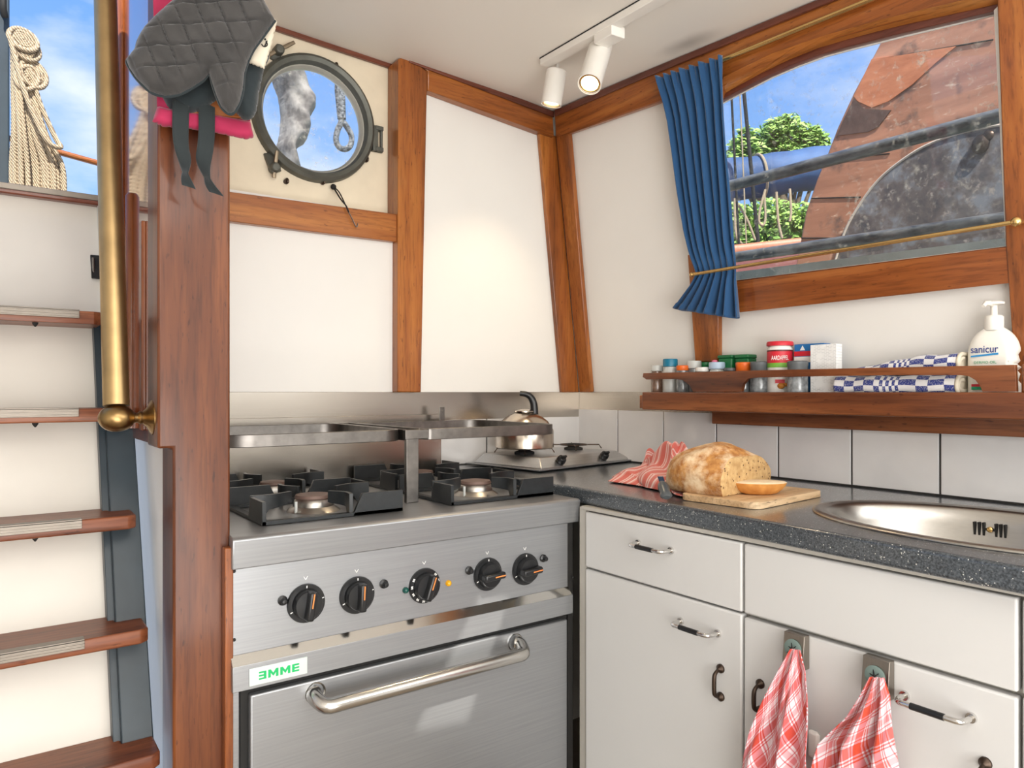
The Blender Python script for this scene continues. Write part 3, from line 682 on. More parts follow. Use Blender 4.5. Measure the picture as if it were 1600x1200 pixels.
# burners and pan supports
GX = [(.405, .690), (.805, 1.088)]; GY = [(1.330, 1.575), (1.592, 1.838)]
def burner(cx, cy, r):
    o = MB().lathe([(r * 1.35, 0), (r * 1.25, .004), (r * 1.02, .010), (r, .018), (r * .93, .024), (r * .86, .026), (0, .026)], (cx, cy, ZT), (0, 0, 1), 36)
    bn = obj('burner', o, 'alu', cook)
    obj('burner_cap', MB().lathe([(r * .90, .024), (r * .96, .0275), (r * .90, .033), (r * .45, .0355), (0, .0355)], (cx, cy, ZT), (0, 0, 1), 36), 'burner_cap', bn)
    obj('igniter', MB().cyl((cx - r * 1.12, cy - r * .55, ZT), (cx - r * 1.12, cy - r * .55, ZT + .024), .0032, n=10), 'frost', bn)
def grate(x0, x1, y0, y1):
    cx, cy = (x0 + x1) / 2, (y0 + y1) / 2; z = ZT + .001; t_ = .0075; h = .043
    m = MB().prism([(x0, y0, z), (x1, y0, z), (x1, y1, z), (x0, y1, z)], (0, 0, .007), [[(x0 + .014, y0 + .014, z), (x1 - .014, y0 + .014, z), (x1 - .014, y1 - .014, z), (x0 + .014, y1 - .014, z)]])
    hx, hy = (x1 - x0) / 2, (y1 - y0) / 2
    # side walls at two opposite corners, as on the photograph's cast grid
    for sx, sy in ((1, -1), (-1, 1), (-1, -1), (1, 1)):
        px, py = cx + sx * (hx - t_ / 2), cy + sy * (hy - t_ / 2)
        if sx * sy < 0: m.prism([(px - sx * .105, py - t_ / 2, z), (px + sx * t_ / 2, py - t_ / 2, z), (px + sx * t_ / 2, py - t_ / 2, z + h), (px - sx * .085, py - t_ / 2, z + h)], (0, t_, 0))
        else: m.prism([(px - t_ / 2, py - sy * .085, z), (px - t_ / 2, py + sy * t_ / 2, z), (px - t_ / 2, py + sy * t_ / 2, z + h), (px - t_ / 2, py - sy * .07, z + h)], (t_, 0, 0))
    # four curved fingers reaching towards the burner
    for k_ in range(4):
        a_ = k_ * PI / 2; e = V(math.cos(a_), math.sin(a_), 0); hh = hx if k_ % 2 == 0 else hy
        st = V(cx, cy, 0) + e * (hh - .005) + V(-e.y, e.x, 0) * .032
        en = V(cx, cy, 0) + e * .052 + V(-e.y, e.x, 0) * .012
        mid = st.lerp(en, .5) + V(-e.y, e.x, 0) * .012
        pp = smooth_path([st, mid, en], 10); d0 = len(m.v); vs = []; fs = []
        for i, p in enumerate(pp):
            q = pp[min(i + 1, len(pp) - 1)] - pp[max(i - 1, 0)]; nn_ = V(-q.y, q.x, 0).normalized() * t_ * .5
            zl = z + (0 if i < 4 else .015 + .006 * (i - 4) / 6); vs += [p + nn_ + V(0, 0, zl), p - nn_ + V(0, 0, zl), p - nn_ + V(0, 0, z + h + .001), p + nn_ + V(0, 0, z + h + .001)]
        for i in range(len(pp) - 1):
            for q in range(4): fs.append((i * 4 + q, i * 4 + (q + 1) % 4, i * 4 + 4 + (q + 1) % 4, i * 4 + 4 + q))
        fs += [(0, 1, 2, 3), tuple((len(pp) - 1) * 4 + q for q in (3, 2, 1, 0))]; m.add(vs, fs)
    obj('pan_support', m, 'castiron', cook, bev=.0018)
for gx in GX:
    for j, gy in enumerate(GY):
        grate(gx[0], gx[1], gy[0], gy[1]); burner((gx[0] + gx[1]) / 2, (gy[0] + gy[1]) / 2, (.040, .032)[j])
# raised fiddle rail of flat bar
def loop(x0, x1, y0, y1, r=.045, n=7, rl=None):
    out = []; rl = r if rl is None else rl
    for cx, cy, a0, rr in ((x1 - r, y0 + r, -PI / 2, r), (x1 - r, y1 - r, 0, r), (x0 + rl, y1 - rl, PI / 2, rl), (x0 + rl, y0 + rl, PI, rl)):
        for i in range(n + 1):
            a_ = a0 + PI / 2 * i / n; out.append(V(cx + math.cos(a_) * rr, cy + math.sin(a_) * rr, 0))
    return out
def flatbar(m, path, z0, z1, t_, closed=True):
    vs = []; fs = []; n = len(path)
    for i, p in enumerate(path):
        q = (path[(i + 1) % n] if closed or i < n - 1 else p) - (path[i - 1] if closed or i > 0 else p); nn_ = V(-q.y, q.x, 0).normalized() * t_ / 2
        vs += [V(p.x + nn_.x, p.y + nn_.y, z0), V(p.x - nn_.x, p.y - nn_.y, z0), V(p.x - nn_.x, p.y - nn_.y, z1), V(p.x + nn_.x, p.y + nn_.y, z1)]
    for i in range(n if closed else n - 1):
        j = (i + 1) % n
        for q in range(4): fs.append((i * 4 + q, i * 4 + (q + 1) % 4, j * 4 + (q + 1) % 4, j * 4 + q))
    m.add(vs, fs)
ZR0, ZR1 = -.108, -.083
m = MB(); flatbar(m, loop(.345, .742, 1.425, 1.812, .045, rl=.075), ZR0, ZR1, .006)
obj('fiddle_rail', m, 'bar_steel', cook, bev=.0012)
m = MB(); flatbar(m, loop(.800, 1.185, 1.425, 1.812, .05, rl=.012), ZR0, ZR1, .006)
obj('fiddle_rail', m, 'bar_steel', cook, bev=.0012)
m = MB(); m.box((.745, 1.425, ZR0), (.750, 1.845, ZR1)); m.box((.792, 1.45, ZR0), (.797, 1.845, ZR1)); obj('cross_bar', MB().box((.742, 1.418, ZR0 + .003), (.800, 1.432, ZR1 - .001)), 'bar_steel', cook, bev=.0012)
m.box((.745, 1.840, ZR0), (.800, 1.862, ZR1 - .001)); obj('cross_bar', m, 'bar_steel', cook, bev=.0012)
m = MB(); m.box((.745, 1.4185, ZT), (.775, 1.4305, ZR1 - .001));
obj('rail_post', m, 'bar_steel', cook, bev=.0012); m = MB()
c = onA(680, 640, .02); m.box((c.x - .008, 1.816, ZR0), (c.x + .008, 1.821, c.z + .008)); m.lathe([(.0035, 0), (.003, .002), (0, .003)], (c.x, 1.816, c.z - .004), (0, -1, 0), 10)
obj('rail_bracket', m, 'bar_steel', cook, bev=.0012)
gr_x = onA(688, 700, .012).x
obj('back_guard', MB().box((XL + .002, YB + .004, ZT - .01), (gr_x, YB + .012, zs0 + .02)), 'steel_splash', cook, bev=.001)

# ------------------------------------------------------------------ WORKTOP, SINK, CABINETS
SX, SY, SA, SB = 1.337, .487, .200, .300
def ell(k, z, n=64, cx=SX, cy=SY): return [V(cx + math.cos(2 * PI * i / n) * (SA + k), cy + math.sin(2 * PI * i / n) * (SB + k), z) for i in range(n)]
edge = [(1.012, -.30), (1.062, .36), (1.098, 1.10), (1.112, YS + .02), (XR + .012, YS + .05), (XR + .004, YS + .09), (XR + .004, YB + .02)]
zt0 = ZC - .036
outl = [V(x, y, zt0) for x, y in edge] + [V(XB - .009, YB + .02, zt0), V(XB - .009, -.30, zt0)]
ct = MB().prism(outl, (0, 0, .036), [ell(-.012, zt0)])
tag(obj('worktop', ct, 'counter', bev=.009, seg=4), 'dark grey speckled worktop with a rounded front edge under the window', 'worktop')
tag(obj('seal_strip', MB().box((XB - .016, -.28, ZC), (XB - .0085, YA - .012, ZC + .004)), 'gapdark', smooth=0), 'thin black sealant line where the worktop meets the tiles', 'sealant')
m = MB(); n = 72
prof = [(.006, .0003), (.005, .003), (-.001, .0052), (-.008, .0050), (-.014, .0030), (-.019, .0030), (-.026, -.004), (-.032, -.03), (-.040, -.075), (-.055, -.115), (-.085, -.135), (-.14, -.142)]
vs = []; fs = []
for k_, dz in prof:
    vs += ell(k_, ZC + dz, n)
for i in range(len(prof) - 1):
    for q in range(n): fs.append((i * n + q, i * n + (q + 1) % n, (i + 1) * n + (q + 1) % n, (i + 1) * n + q))
fs.append(tuple((len(prof) - 1) * n + q for q in range(n)))
m.add(vs, fs)
sink = obj('sink', m, 'sink_steel', smooth=1.2); tag(sink, 'oval stainless steel sink set into the worktop', 'sink')
md = sink.modifiers.new('thickness', 'SOLIDIFY'); md.thickness = .001; md.offset = -1
# overflow slots in the far wall of the bowl
c = atX(1549, 827, SX + SA - .036)
sl = MB()
for q in range(6):
    yy = c.y + (-.0235, -.0165, -.0095, .0095, .0165, .0235)[q]; xx = SX + (SA - .034) * math.sqrt(1 - ((yy - SY) / (SB - .034)) ** 2); sl.obox((xx, yy, c.z), (.0045, 0, .0), (0, .0016, 0), (-.002, 0, .012)); continue; sl.box((c.x - .004, yy - .0016, c.z - .012), (c.x + .006, yy + .0016, c.z + .012))
c.x = SX + (SA - .034) * math.sqrt(1 - ((c.y - SY) / (SB - .034)) ** 2); sl.box((c.x - .004, c.y - .009, c.z - .002), (c.x + .006, c.y + .009, c.z + .002))
so = obj('overflow_slots', sl, 'gapdark', sink, smooth=0)
obj('overflow_screw', MB().lathe([(.0052, -.004), (.005, .001), (.002, .003), (0, .003)], (c.x - .003, c.y, c.z), (-1, 0, 0), 14), 'bright_brass', so)
obj('drain', MB().lathe([(.04, 0), (.036, .003), (.012, .001), (0, .001)], (SX, SY, ZC - .1422), (0, 0, 1), 30), 'steel_bright', sink)

XF = 1.09; Zt = -.268; Zd = -.396
Y1, Y2, Y3 = 1.2225, .801, .374
def front(name, parent, y0, y1, z0, z1):
    return obj(name, MB().box((XF, y0 + .0025, z0 + .002), (XF + .018, y1 - .0025, z1 - .002)), 'cab', parent, bev=.0035, seg=3)
def carc(parent, y0, y1):
    obj('body', MB().box((XF + .020, y0, ZF + .10), (XB - .012, y1, -.41)).box((XF + .020, y0, -.41), (XF + .030, y1, -.262)), 'carcass', parent, smooth=0)
    obj('plinth', MB().box((XF + .07, y0, ZF), (XF + .085, y1, ZF + .10)), 'gapdark', parent, smooth=0)
def bar_handle(parent, pa, pb, off=.030, r=.0042):
    """bow handle: chrome ends, black grip; pa, pb photo points of its two feet"""
    a = atX(pa[0], pa[1], XF - off * .6); b = atX(pb[0], pb[1], XF - off * .6); z = (a.z + b.z) / 2
    ya, yb = max(a.y, b.y), min(a.y, b.y)
    P = [V(XF + .001, ya, z), V(XF - off * .55, ya, z), V(XF - off * .93, ya - .004, z), V(XF - off, ya - .014, z)]
    Q = [V(XF - off, yb + .014, z), V(XF - off * .93, yb + .004, z), V(XF - off * .55, yb, z), V(XF + .001, yb, z)]
    m = MB().tube(smooth_path(P, 10) + smooth_path(Q, 10), r, 12)
    m.lathe([(.0075, 0), (.0068, .004), (0, .004)], (XF, ya, z), (-1, 0, 0), 16); m.lathe([(.0075, 0), (.0068, .004), (0, .004)], (XF, yb, z), (-1, 0, 0), 16)
    h = obj('handle', m, 'chrome', parent)
    g = obj('handle_grip', MB().tube([V(XF - off, ya - .022, z), V(XF - off, yb + .022, z)], r * 1.18, 12), 'black_plastic', parent)
    g.name = 'grip'; return h
def drop_handle(parent, px, pya, pyb, mat='bronze'):
    a = atX(px, pya, XF - .008); b = atX(px, pyb, XF - .008); y = (a.y + b.y) / 2
    a = V(XF, y, a.z); b = V(XF, y, b.z); m = MB()
    for c in (a, b): m.lathe([(.0085, -.001), (.0082, .003), (.005, .006), (.002, .009), (0, .009)], c, (-1, 0, 0), 16)
    m.tube(smooth_path([a + V(-.006, 0, 0), a + V(-.016, 0, -.006), a + V(-.019, 0, -.014), b + V(-.019, 0, .014), b + V(-.016, 0, .006), b + V(-.006, 0, 0)], 24), [.0028 + .0014 * math.sin(PI * i / 24) for i in range(25)], 10)
    return obj('handle', m, mat, parent)
def cabinet(name, label, y0, y1): return thing(name, label, 'cabinet', (XF + .28, (y0 + y1) / 2, ZF))
c1 = cabinet('base_cabinet', 'white base cabinet with one drawer, nearest the cooker', Y2, Y1)
carc(c1, Y2 + .001, Y1 - .001)
dr = front('drawer', c1, Y2, Y1, Zd, Zt); dd = front('cabinet_door', c1, Y2, Y1, ZF + .11, Zd)
obj('filler_strip', MB().box((XF + .004, Y1, ZF), (XF + .018, YS - .022, -.262)), 'carcass', c1, smooth=0)
bar_handle(dr, (988, 851), (1039, 861)); bar_handle(dd, (1054, 974), (1112, 992))
drop_handle(dd, 1122, 1046, 1090)
c2 = cabinet('sink_cabinet', 'white cabinet under the sink with a plain upper panel', Y3, Y2)
carc(c2, Y3 + .001, Y2 - .001)
front('upper_panel', c2, Y3, Y2, Zd, Zt); d2 = front('cabinet_door', c2, Y3, Y2, ZF + .11, Zd - .003)
bar_handle(d2, (1404, 1092), (1509, 1126)); drop_handle(d2, 1184, 1070, 1112); drop_handle(d2, 1536, 1195, 1260)
c3 = cabinet('base_cabinet', 'white cabinet cut by the right picture edge beside the sink cabinet', -.05, Y3)
carc(c3, -.049, Y3 - .001)
front('upper_panel', c3, -.05, Y3, Zd, Zt); front('cabinet_door', c3, -.05, Y3, ZF + .11, Zd)
tag(obj('edge_strip', MB().box((XF + .002, -.05, Zt + .001), (XF + .022, YS - .03, -.2585)), 'carcass', bev=.001), 'thin grey strip between the worktop and the white fronts', 'trim strip')

# towel holders hooked over the sink cabinet door
def holder(pc, w_, h_, label):
    c = atX(pc[0], pc[1], XF - .012); root = thing('towel_holder', label, 'towel holder', (XF - .005, c.y, c.z), group='steel towel holders on the sink cabinet door')
    zt_ = Zd - .0035; m = MB()
    m.prism([(XF - .016, c.y - w_, zt_ + .0015), (XF - .0015, c.y - w_, zt_ + .0015), (XF - .0015, c.y - w_, c.z - h_), (XF - .022, c.y - w_, c.z - h_)], (0, 2 * w_, 0))
    obj('plate', m, 'holder_steel', root, bev=.001)
    o = obj('rubber_ring', MB().lathe([(.0150, .0), (.0155, .0018), (.012, .0030), (.006, .0024), (0, .0020)], (XF - .0185, c.y, c.z + .005), (-1, 0, .08), 28), 'rubber_green', root)
    s_ = MB()
    for q in range(3):
        a_ = q * PI / 3 + .3; s_.obox((XF - .0217, c.y, c.z + .005), V(.002, math.cos(a_) * .011, math.sin(a_) * .011) * 1.0, V(0, -math.sin(a_), math.cos(a_)) * .0007, V(.0006, 0, 0))
    obj('slits', s_, 'gapdark', o, smooth=0)
holder((1243, 1017), .0185, .0265, 'left of two square steel towel holders, above the pink plaid towel')
holder((1371, 1060), .0200, .0270, 'right of two square steel towel holders, above the orange plaid towel')

def drape(fn, left, right, nu, nv, amp, nf, nrm, phase=0, grow=1.0, base=.25, twist=.6, top=0.0):
    """hanging cloth: fn maps photo points to a plane; folds stand along nrm"""
    Ls, Rs = rowof([V(x, y, 0) for x, y in left], nv), rowof([V(x, y, 0) for x, y in right], nv)
    La, Ra = [fn(p.x, p.y) for p in Ls], [fn(p.x, p.y) for p in Rs]; nrm = Vector(nrm)
    def f(u, v):
        j = min(nv, int(round(v * nv))); p = La[j].lerp(Ra[j], u)
        a_ = amp * (base + (1 - base) * min(1, v * grow))
        w_ = math.sin(u * nf * 2 * PI + phase + twist * math.sin(v * 5 + u * 3)) + .35 * math.sin(u * nf * 4.3 * PI + 1.7 + v * 2)
        return p + nrm * (a_ * w_ + top)
    return MB().grid(f, nu, nv)
XT = XF - .038
pf = lambda x, y: atX(x, y, XT)
m = drape(pf, [(1236, 1014), (1216, 1052), (1196, 1095), (1178, 1140), (1166, 1180), (1158, 1215), (1150, 1262)], [(1251, 1016), (1259, 1048), (1262, 1090), (1264, 1140), (1266, 1180), (1268, 1215), (1270, 1262)], 60, 60, .014, 2.1, (-1, 0, 0), .8, 1.6, .15, .9)
tag(obj('tea_towel', m, 'plaid_a', solid=.0016), 'pink and white plaid tea towel hanging from the left steel holder', 'tea towel', 'plaid tea towels')
m = drape(pf, [(1360, 1058), (1345, 1088), (1325, 1120), (1302, 1142), (1284, 1160), (1274, 1200), (1262, 1262)], [(1381, 1059), (1390, 1088), (1393, 1130), (1396, 1160), (1398, 1200), (1402, 1230), (1406, 1262)], 70, 60, .015, 2.3, (-1, 0, 0), 2.2, 1.6, .15)
tag(obj('tea_towel', m, 'plaid_b', solid=.0016), 'orange red plaid tea towel hanging from the right steel holder', 'tea towel', 'plaid tea towels')
c = atX(1272, 1163, XF - .004)
tag(obj('door_hook', MB().obox(c, (.005, 0, 0), (0, .010, 0), (0, 0, .022)), 'white_plastic', bev=.005, seg=3), 'small white plastic hook on the door between the two towels', 'hook')

# ------------------------------------------------------------------ CAMPING STOVE AND KETTLE
bo = atZ(842, 738, ZC); root = thing('camping_stove', 'low two burner camping stove with two black knobs in the corner', 'camping stove', (bo.x, bo.y, ZC))
W_, D_ = .43, .30
m = MB().prism([(0, -.0, .002), (0, 0, .006), (.015, .035, .038), (.015, D_, .038), (.015, D_, .002)], (W_, 0, 0))
m2 = MB().prism([(-.012, -.012, .004), (W_ + .02, -.012, .004), (W_ + .02, D_ - .01, .004), (-.012, D_ - .01, .004)], (0, 0, .004))
obj('drip_tray', m2, 'steel', root, bev=.001, local=True)
m = MB().prism([(.03, 0, .008), (.045, .02, .036), (W_ - .035, .02, .036), (W_ + .0, 0, .008)], (0, .002, 0))
m = MB().add([(.01, 0, .008), (W_, 0, .008), (W_ - .04, .030, .036), (.035, .030, .036), (.01, D_ - .02, .008), (W_, D_ - .02, .008), (W_ - .04, D_ - .04, .036), (.035, D_ - .04, .036)],
             [(0, 1, 2, 3), (5, 4, 7, 6), (1, 5, 6, 2), (4, 0, 3, 7), (3, 2, 6, 7), (0, 4, 5, 1)])
obj('housing', m, steel('camping stove enamel', (206, 206, 206), .3, 'x'), root, bev=.003, local=True)
for kx in (.105, .305):
    d = V(0, -.68, .73); c = V(kx, .014, .022); k_ = MB().lathe([(.013, 0), (.014, .004), (.0125, .014), (.010, .016), (0, .016)], c, d, 22); k_.obox(c + d * .018, V(.0115, 0, 0), d * .005, d.cross(V(1, 0, 0)) * .003)
    obj('knob', k_, 'black_plastic', root, bev=.001, local=True)
KX = [.098, .325]; KY = .15
for kx in KX:
    bq = obj('burner', MB().lathe([(.030, .036), (.030, .042), (.018, .046), (.022, .052), (.020, .056), (0, .057)], (kx, KY, 0), (0, 0, 1), 24), 'gapdark', root, local=True)
    g = MB(); zg = .052
    for q in range(4):
        a_ = q * PI / 2 + PI / 4; e = V(math.cos(a_), math.sin(a_), 0)
        g.tube([V(kx, KY, zg) + e * .012, V(kx, KY, zg) + e * .082, V(kx, KY, .040) + e * .090], .0018, 6)
    g.tube([V(kx + math.cos(2 * PI * i / 24) * .045, KY + math.sin(2 * PI * i / 24) * .045, zg) for i in range(24)], .0015, 6, closed=True)
    obj('wire_grid', g, 'bronze', root, local=True)
root.rotation_euler.z = math.radians(9)
R9 = Matrix.Rotation(math.radians(9), 4, 'Z')
kc = Vector((bo.x, bo.y, ZC)) + R9 @ V(KX[0], KY, .054)
ket = thing('kettle', 'small steel kettle with a black handle on the camping stove', 'kettle', tuple(kc))
R_ = .088
obj('body', MB().lathe([(0, 0), (R_ - .004, 0), (R_, .003), (R_, .050), (R_ - .002, .056), (R_ - .004, .058), (R_ * .80, .080), (R_ * .55, .097), (R_ * .30, .106), (.022, .108)], (0, 0, 0), (0, 0, 1), 48), 'kettle', ket, local=True)
obj('lid', MB().lathe([(.030, .107), (.030, .111), (.015, .116), (0, .117)], (0, 0, 0), (0, 0, 1), 24), 'kettle', ket, local=True)
dr_ = Vector((CS, -SN, 0))
pth = smooth_path([dr_ * .030 + V(0, 0, .096), dr_ * .028 + V(0, 0, .130), dr_ * .020 + V(0, 0, .150), dr_ * .006 + V(0, 0, .160), dr_ * -.014 + V(0, 0, .163)], 18)
obj('handle', MB().tube(pth, [.0125 - .005 * i / 18 for i in range(19)], 12, flat=.8, up=(CS, -SN, 0)), 'black_plastic', ket, local=True)

# ------------------------------------------------------------------ BREAD, BOARD, SLICE, CLOTH, KNIFE
bc = V(1.292, .925, ZC); root = tag(obj('cutting_board', MB().prism([V(1.292, .925, ZC + .0005) + Matrix.Rotation(.10, 3, 'Z') @ V(x, y, 0) for x, y in loop(-.135, .135, -.088, .088, .02, 5) and [(p.x, p.y) for p in loop(-.135, .135, -.088, .088, .02, 5)]], (0, 0, .013)), wood('board', 'x'), bev=.003), 'pale wooden cutting board under the bread', 'cutting board')
zb = ZC + .0138
L0 = V(1.268, .922, zb); La_ = V(-.10, 1, 0).normalized(); Lb_ = V(1, .10, 0).normalized(); Wd, Hh, Ln = .104, .098, .175
def loafp(u, v):
    # u around the section, v along the length from the cut face
    s_ = math.sqrt(max(0, 1 - max(0, (v - .30) / .70) ** 2.4)); s_ = max(s_, .02); hd_ = .80 + .20 * math.sin(min(1, v / .45) * PI / 2)
    a_ = u * 2 * PI; ca, sa = math.cos(a_), math.sin(a_)
    x = math.copysign(abs(ca) ** .75, ca) * Wd * (s_ ** .8); z = (sa ** .85 if sa > 0 else 0) * Hh * hd_ * (.62 + .38 * s_) * (s_ ** .5)
    if sa <= 0: z = 0; x = ca * Wd * .86 * s_
    elif sa < .5: x *= .86 + .14 * math.sin(sa * PI)
    wob = .003 * math.sin(u * 23 + v * 7) + .002 * math.sin(u * 41 - v * 15)
    return L0 + La_ * (v * Ln) + Lb_ * x + V(0, 0, max(0, z + (wob if sa > .2 else 0)))
bread = thing('bread_loaf', 'cut round brown loaf with a floury crust on the board', 'bread', tuple(L0))
obj('crust', MB().grid(loafp, 56, 22, True), 'crust', bread, smooth=1.5)
n = 56; ring = [loafp(i / n, 0) for i in range(n)]; cc = L0 + V(0, 0, Hh * .4)
m = MB(); vs = [p for p in ring] + [cc.lerp(p, .96) - La_ * .0025 for p in ring] + [cc.lerp(p, .5) - La_ * .003 for p in ring] + [cc - La_ * .003]
fs = []
for r_ in range(2):
    for i in range(n): fs.append((r_ * n + i, r_ * n + (i + 1) % n, (r_ + 1) * n + (i + 1) % n, (r_ + 1) * n + i))
for i in range(n): fs.append((2 * n + i, 2 * n + (i + 1) % n, 3 * n))
m.add(vs, fs); obj('cut_face', m, 'crumb', bread)
# slice lying flat
sc = atZ(1186, 755, zb + .022); sr = Vector((CS, -SN, 0)); sf = Vector((SN, CS, 0))
def sl_ring(k, z): return [sc.xy.to_3d() + sr * (math.cos(2 * PI * i / 40) * .056 * k) + sf * (math.sin(2 * PI * i / 40) * .030 * (k if math.sin(2 * PI * i / 40) > 0 else k * 1.1)) + V(0, 0, z) for i in range(40)]
sli = thing('bread_slice', 'single slice of bread lying on the board before the loaf', 'bread', (sc.x, sc.y, zb))
prof = [(.45, zb), (.66, zb + .003), (.84, zb + .011), (.96, zb + .019), (1.0, zb + .024)]
m = MB(); vs = []; fs = []
for k_, z in prof: vs += sl_ring(k_, z)
for i in range(len(prof) - 1):
    for q in range(40): fs.append((i * 40 + q, i * 40 + (q + 1) % 40, (i + 1) * 40 + (q + 1) % 40, (i + 1) * 40 + q))
fs.append(tuple(reversed(range(40)))); m.add(vs, fs); obj('crust', m, 'crust_gold', sli, smooth=1.2)
m = MB(); vs = sl_ring(1.0, zb + .024) + sl_ring(.93, zb + .0262) + sl_ring(.5, zb + .027) + [V(sc.x, sc.y, zb + .027)]
fs = [(r_ * 40 + q, r_ * 40 + (q + 1) % 40, (r_ + 1) * 40 + (q + 1) % 40, (r_ + 1) * 40 + q) for r_ in range(2) for q in range(40)] + [(80 + q, 80 + (q + 1) % 40, 120) for q in range(40)]
m.add(vs, fs); obj('crumb', m, 'crumb_pale', sli)

# crumpled striped cloth: three thrown folds
def fold_cloth(u, v):
    p = a_c.lerp(b_c, u) + (c_c - a_c) * v * (1 - .62 * u * u)
    d = min(u, 1 - u, v, 1 - v)
    e = min(1, d / .16)
    h = .060 * abs(math.sin(u * 5.2 + 1.6 * math.sin(v * 4.0) + .4)) ** 1.2 + .026 * abs(math.sin(v * 8.5 + u * 5 + 1)) + .012 * math.sin(u * 17 + v * 11) ** 2
    peak = 1.0 * math.exp(-((u - .62) / .26) ** 2 - ((v - .62) / .3) ** 2) + .75 * math.exp(-((u - .22) / .17) ** 2 - ((v - .5) / .26) ** 2) + .25
    return p + V(.014 * math.sin(v * 17 + u * 4), .016 * math.sin(u * 15 + v * 5), 0) + V(0, 0, .002 + h * e * peak)
a_c = atZ(950, 754, ZC); b_c = atZ(1080, 779, ZC); c_c = atZ(1012, 735, ZC) + V(.03, .02, 0)
a_c.z = b_c.z = c_c.z = ZC + .0015
tag(obj('kitchen_cloth', MB().grid(fold_cloth, 70, 50), 'striped', solid=.0016, smooth=1.5), 'crumpled red and white striped cloth left of the bread', 'cloth')
kp = atZ(1041, 784, ZC); kd = (Vector((SN, CS, 0)) * .80 + V(0, 0, .42) + Vector((CS, -SN, 0)) * .0).normalized()
kn = thing('knife', 'dark handled bread knife with its butt resting before the striped cloth', 'knife', (kp.x, kp.y, ZC))
p0 = kp + V(0, 0, .012)
obj('handle', MB().tube([p0 - kd * .006, p0, p0 + kd * .014, p0 + kd * .026, p0 + kd * .040, p0 + kd * .047], [.007, .0125, .0105, .0125, .010, .006], 14, flat=.7, up=(CS, -SN, 0)), plain('smoky handle', (72, 76, 78), .28), kn)
obj('blade', MB().obox(p0 + kd * .054 + V(0, 0, .001), kd * .012, kd.cross(V(CS, -SN, 0)) * .0008, V(CS, -SN, 0) * .006), 'chrome', kn)

# ------------------------------------------------------------------ SHELF AND WHAT STANDS ON IT
XSh = 1.53
ys0 = atX(1003, 612, XSh).y
sh = thing('spice_shelf', 'varnished wall shelf with a cut out rail under the window', 'shelf', (XSh + .06, .7, -.05))
ye = -.25
obj('board', MB().box((XSh + .012, ye, -.028), (XB - .002, ys0, -.010)), wood('shelf', 'y'), sh, bev=.002)
m = MB().box((XSh, ye, -.052), (XSh + .014, ys0, -.001)); obj('front_board', m, wood('shelf', 'y'), sh, bev=.003)
m = MB().box((XSh + .002, ys0 - .001, -.048), (XB - .002, ys0 + .012, -.010)); obj('end_board', m, wood('shelf', 'x'), sh, bev=.002)
m = MB().box((XB - .035, ye, -.088), (XB - .010, onB(1127, 640).y, -.052)); obj('wall_batten', m, wood('shelf', 'y'), sh, bev=.002)
rl = [(1005, 583), (1100, 581), (1212, 578), (1400, 574), (1586, 570), (1588, 612), (1535, 612), (1531, 603), (1524, 594), (1514, 588), (1500, 586), (1400, 586), (1212, 589), (1180, 590), (1168, 592), (1161, 600), (1158, 612), (1083, 612), (1077, 602), (1067, 594), (1055, 592), (1010, 593), (1004, 589)]
obj('rail', MB().prism([atX(x, y, XSh + .001) for x, y in rl], (.011, 0, 0)), wood('shelf', 'y'), sh, bev=.0025)
rl2 = [(1596, 569), (1760, 560), (1760, 612), (1596, 612)]
obj('rail', MB().prism([atX(x, y, XSh + .001) for x, y in rl2], (.011, 0, 0)), wood('shelf', 'y'), sh, bev=.0025)

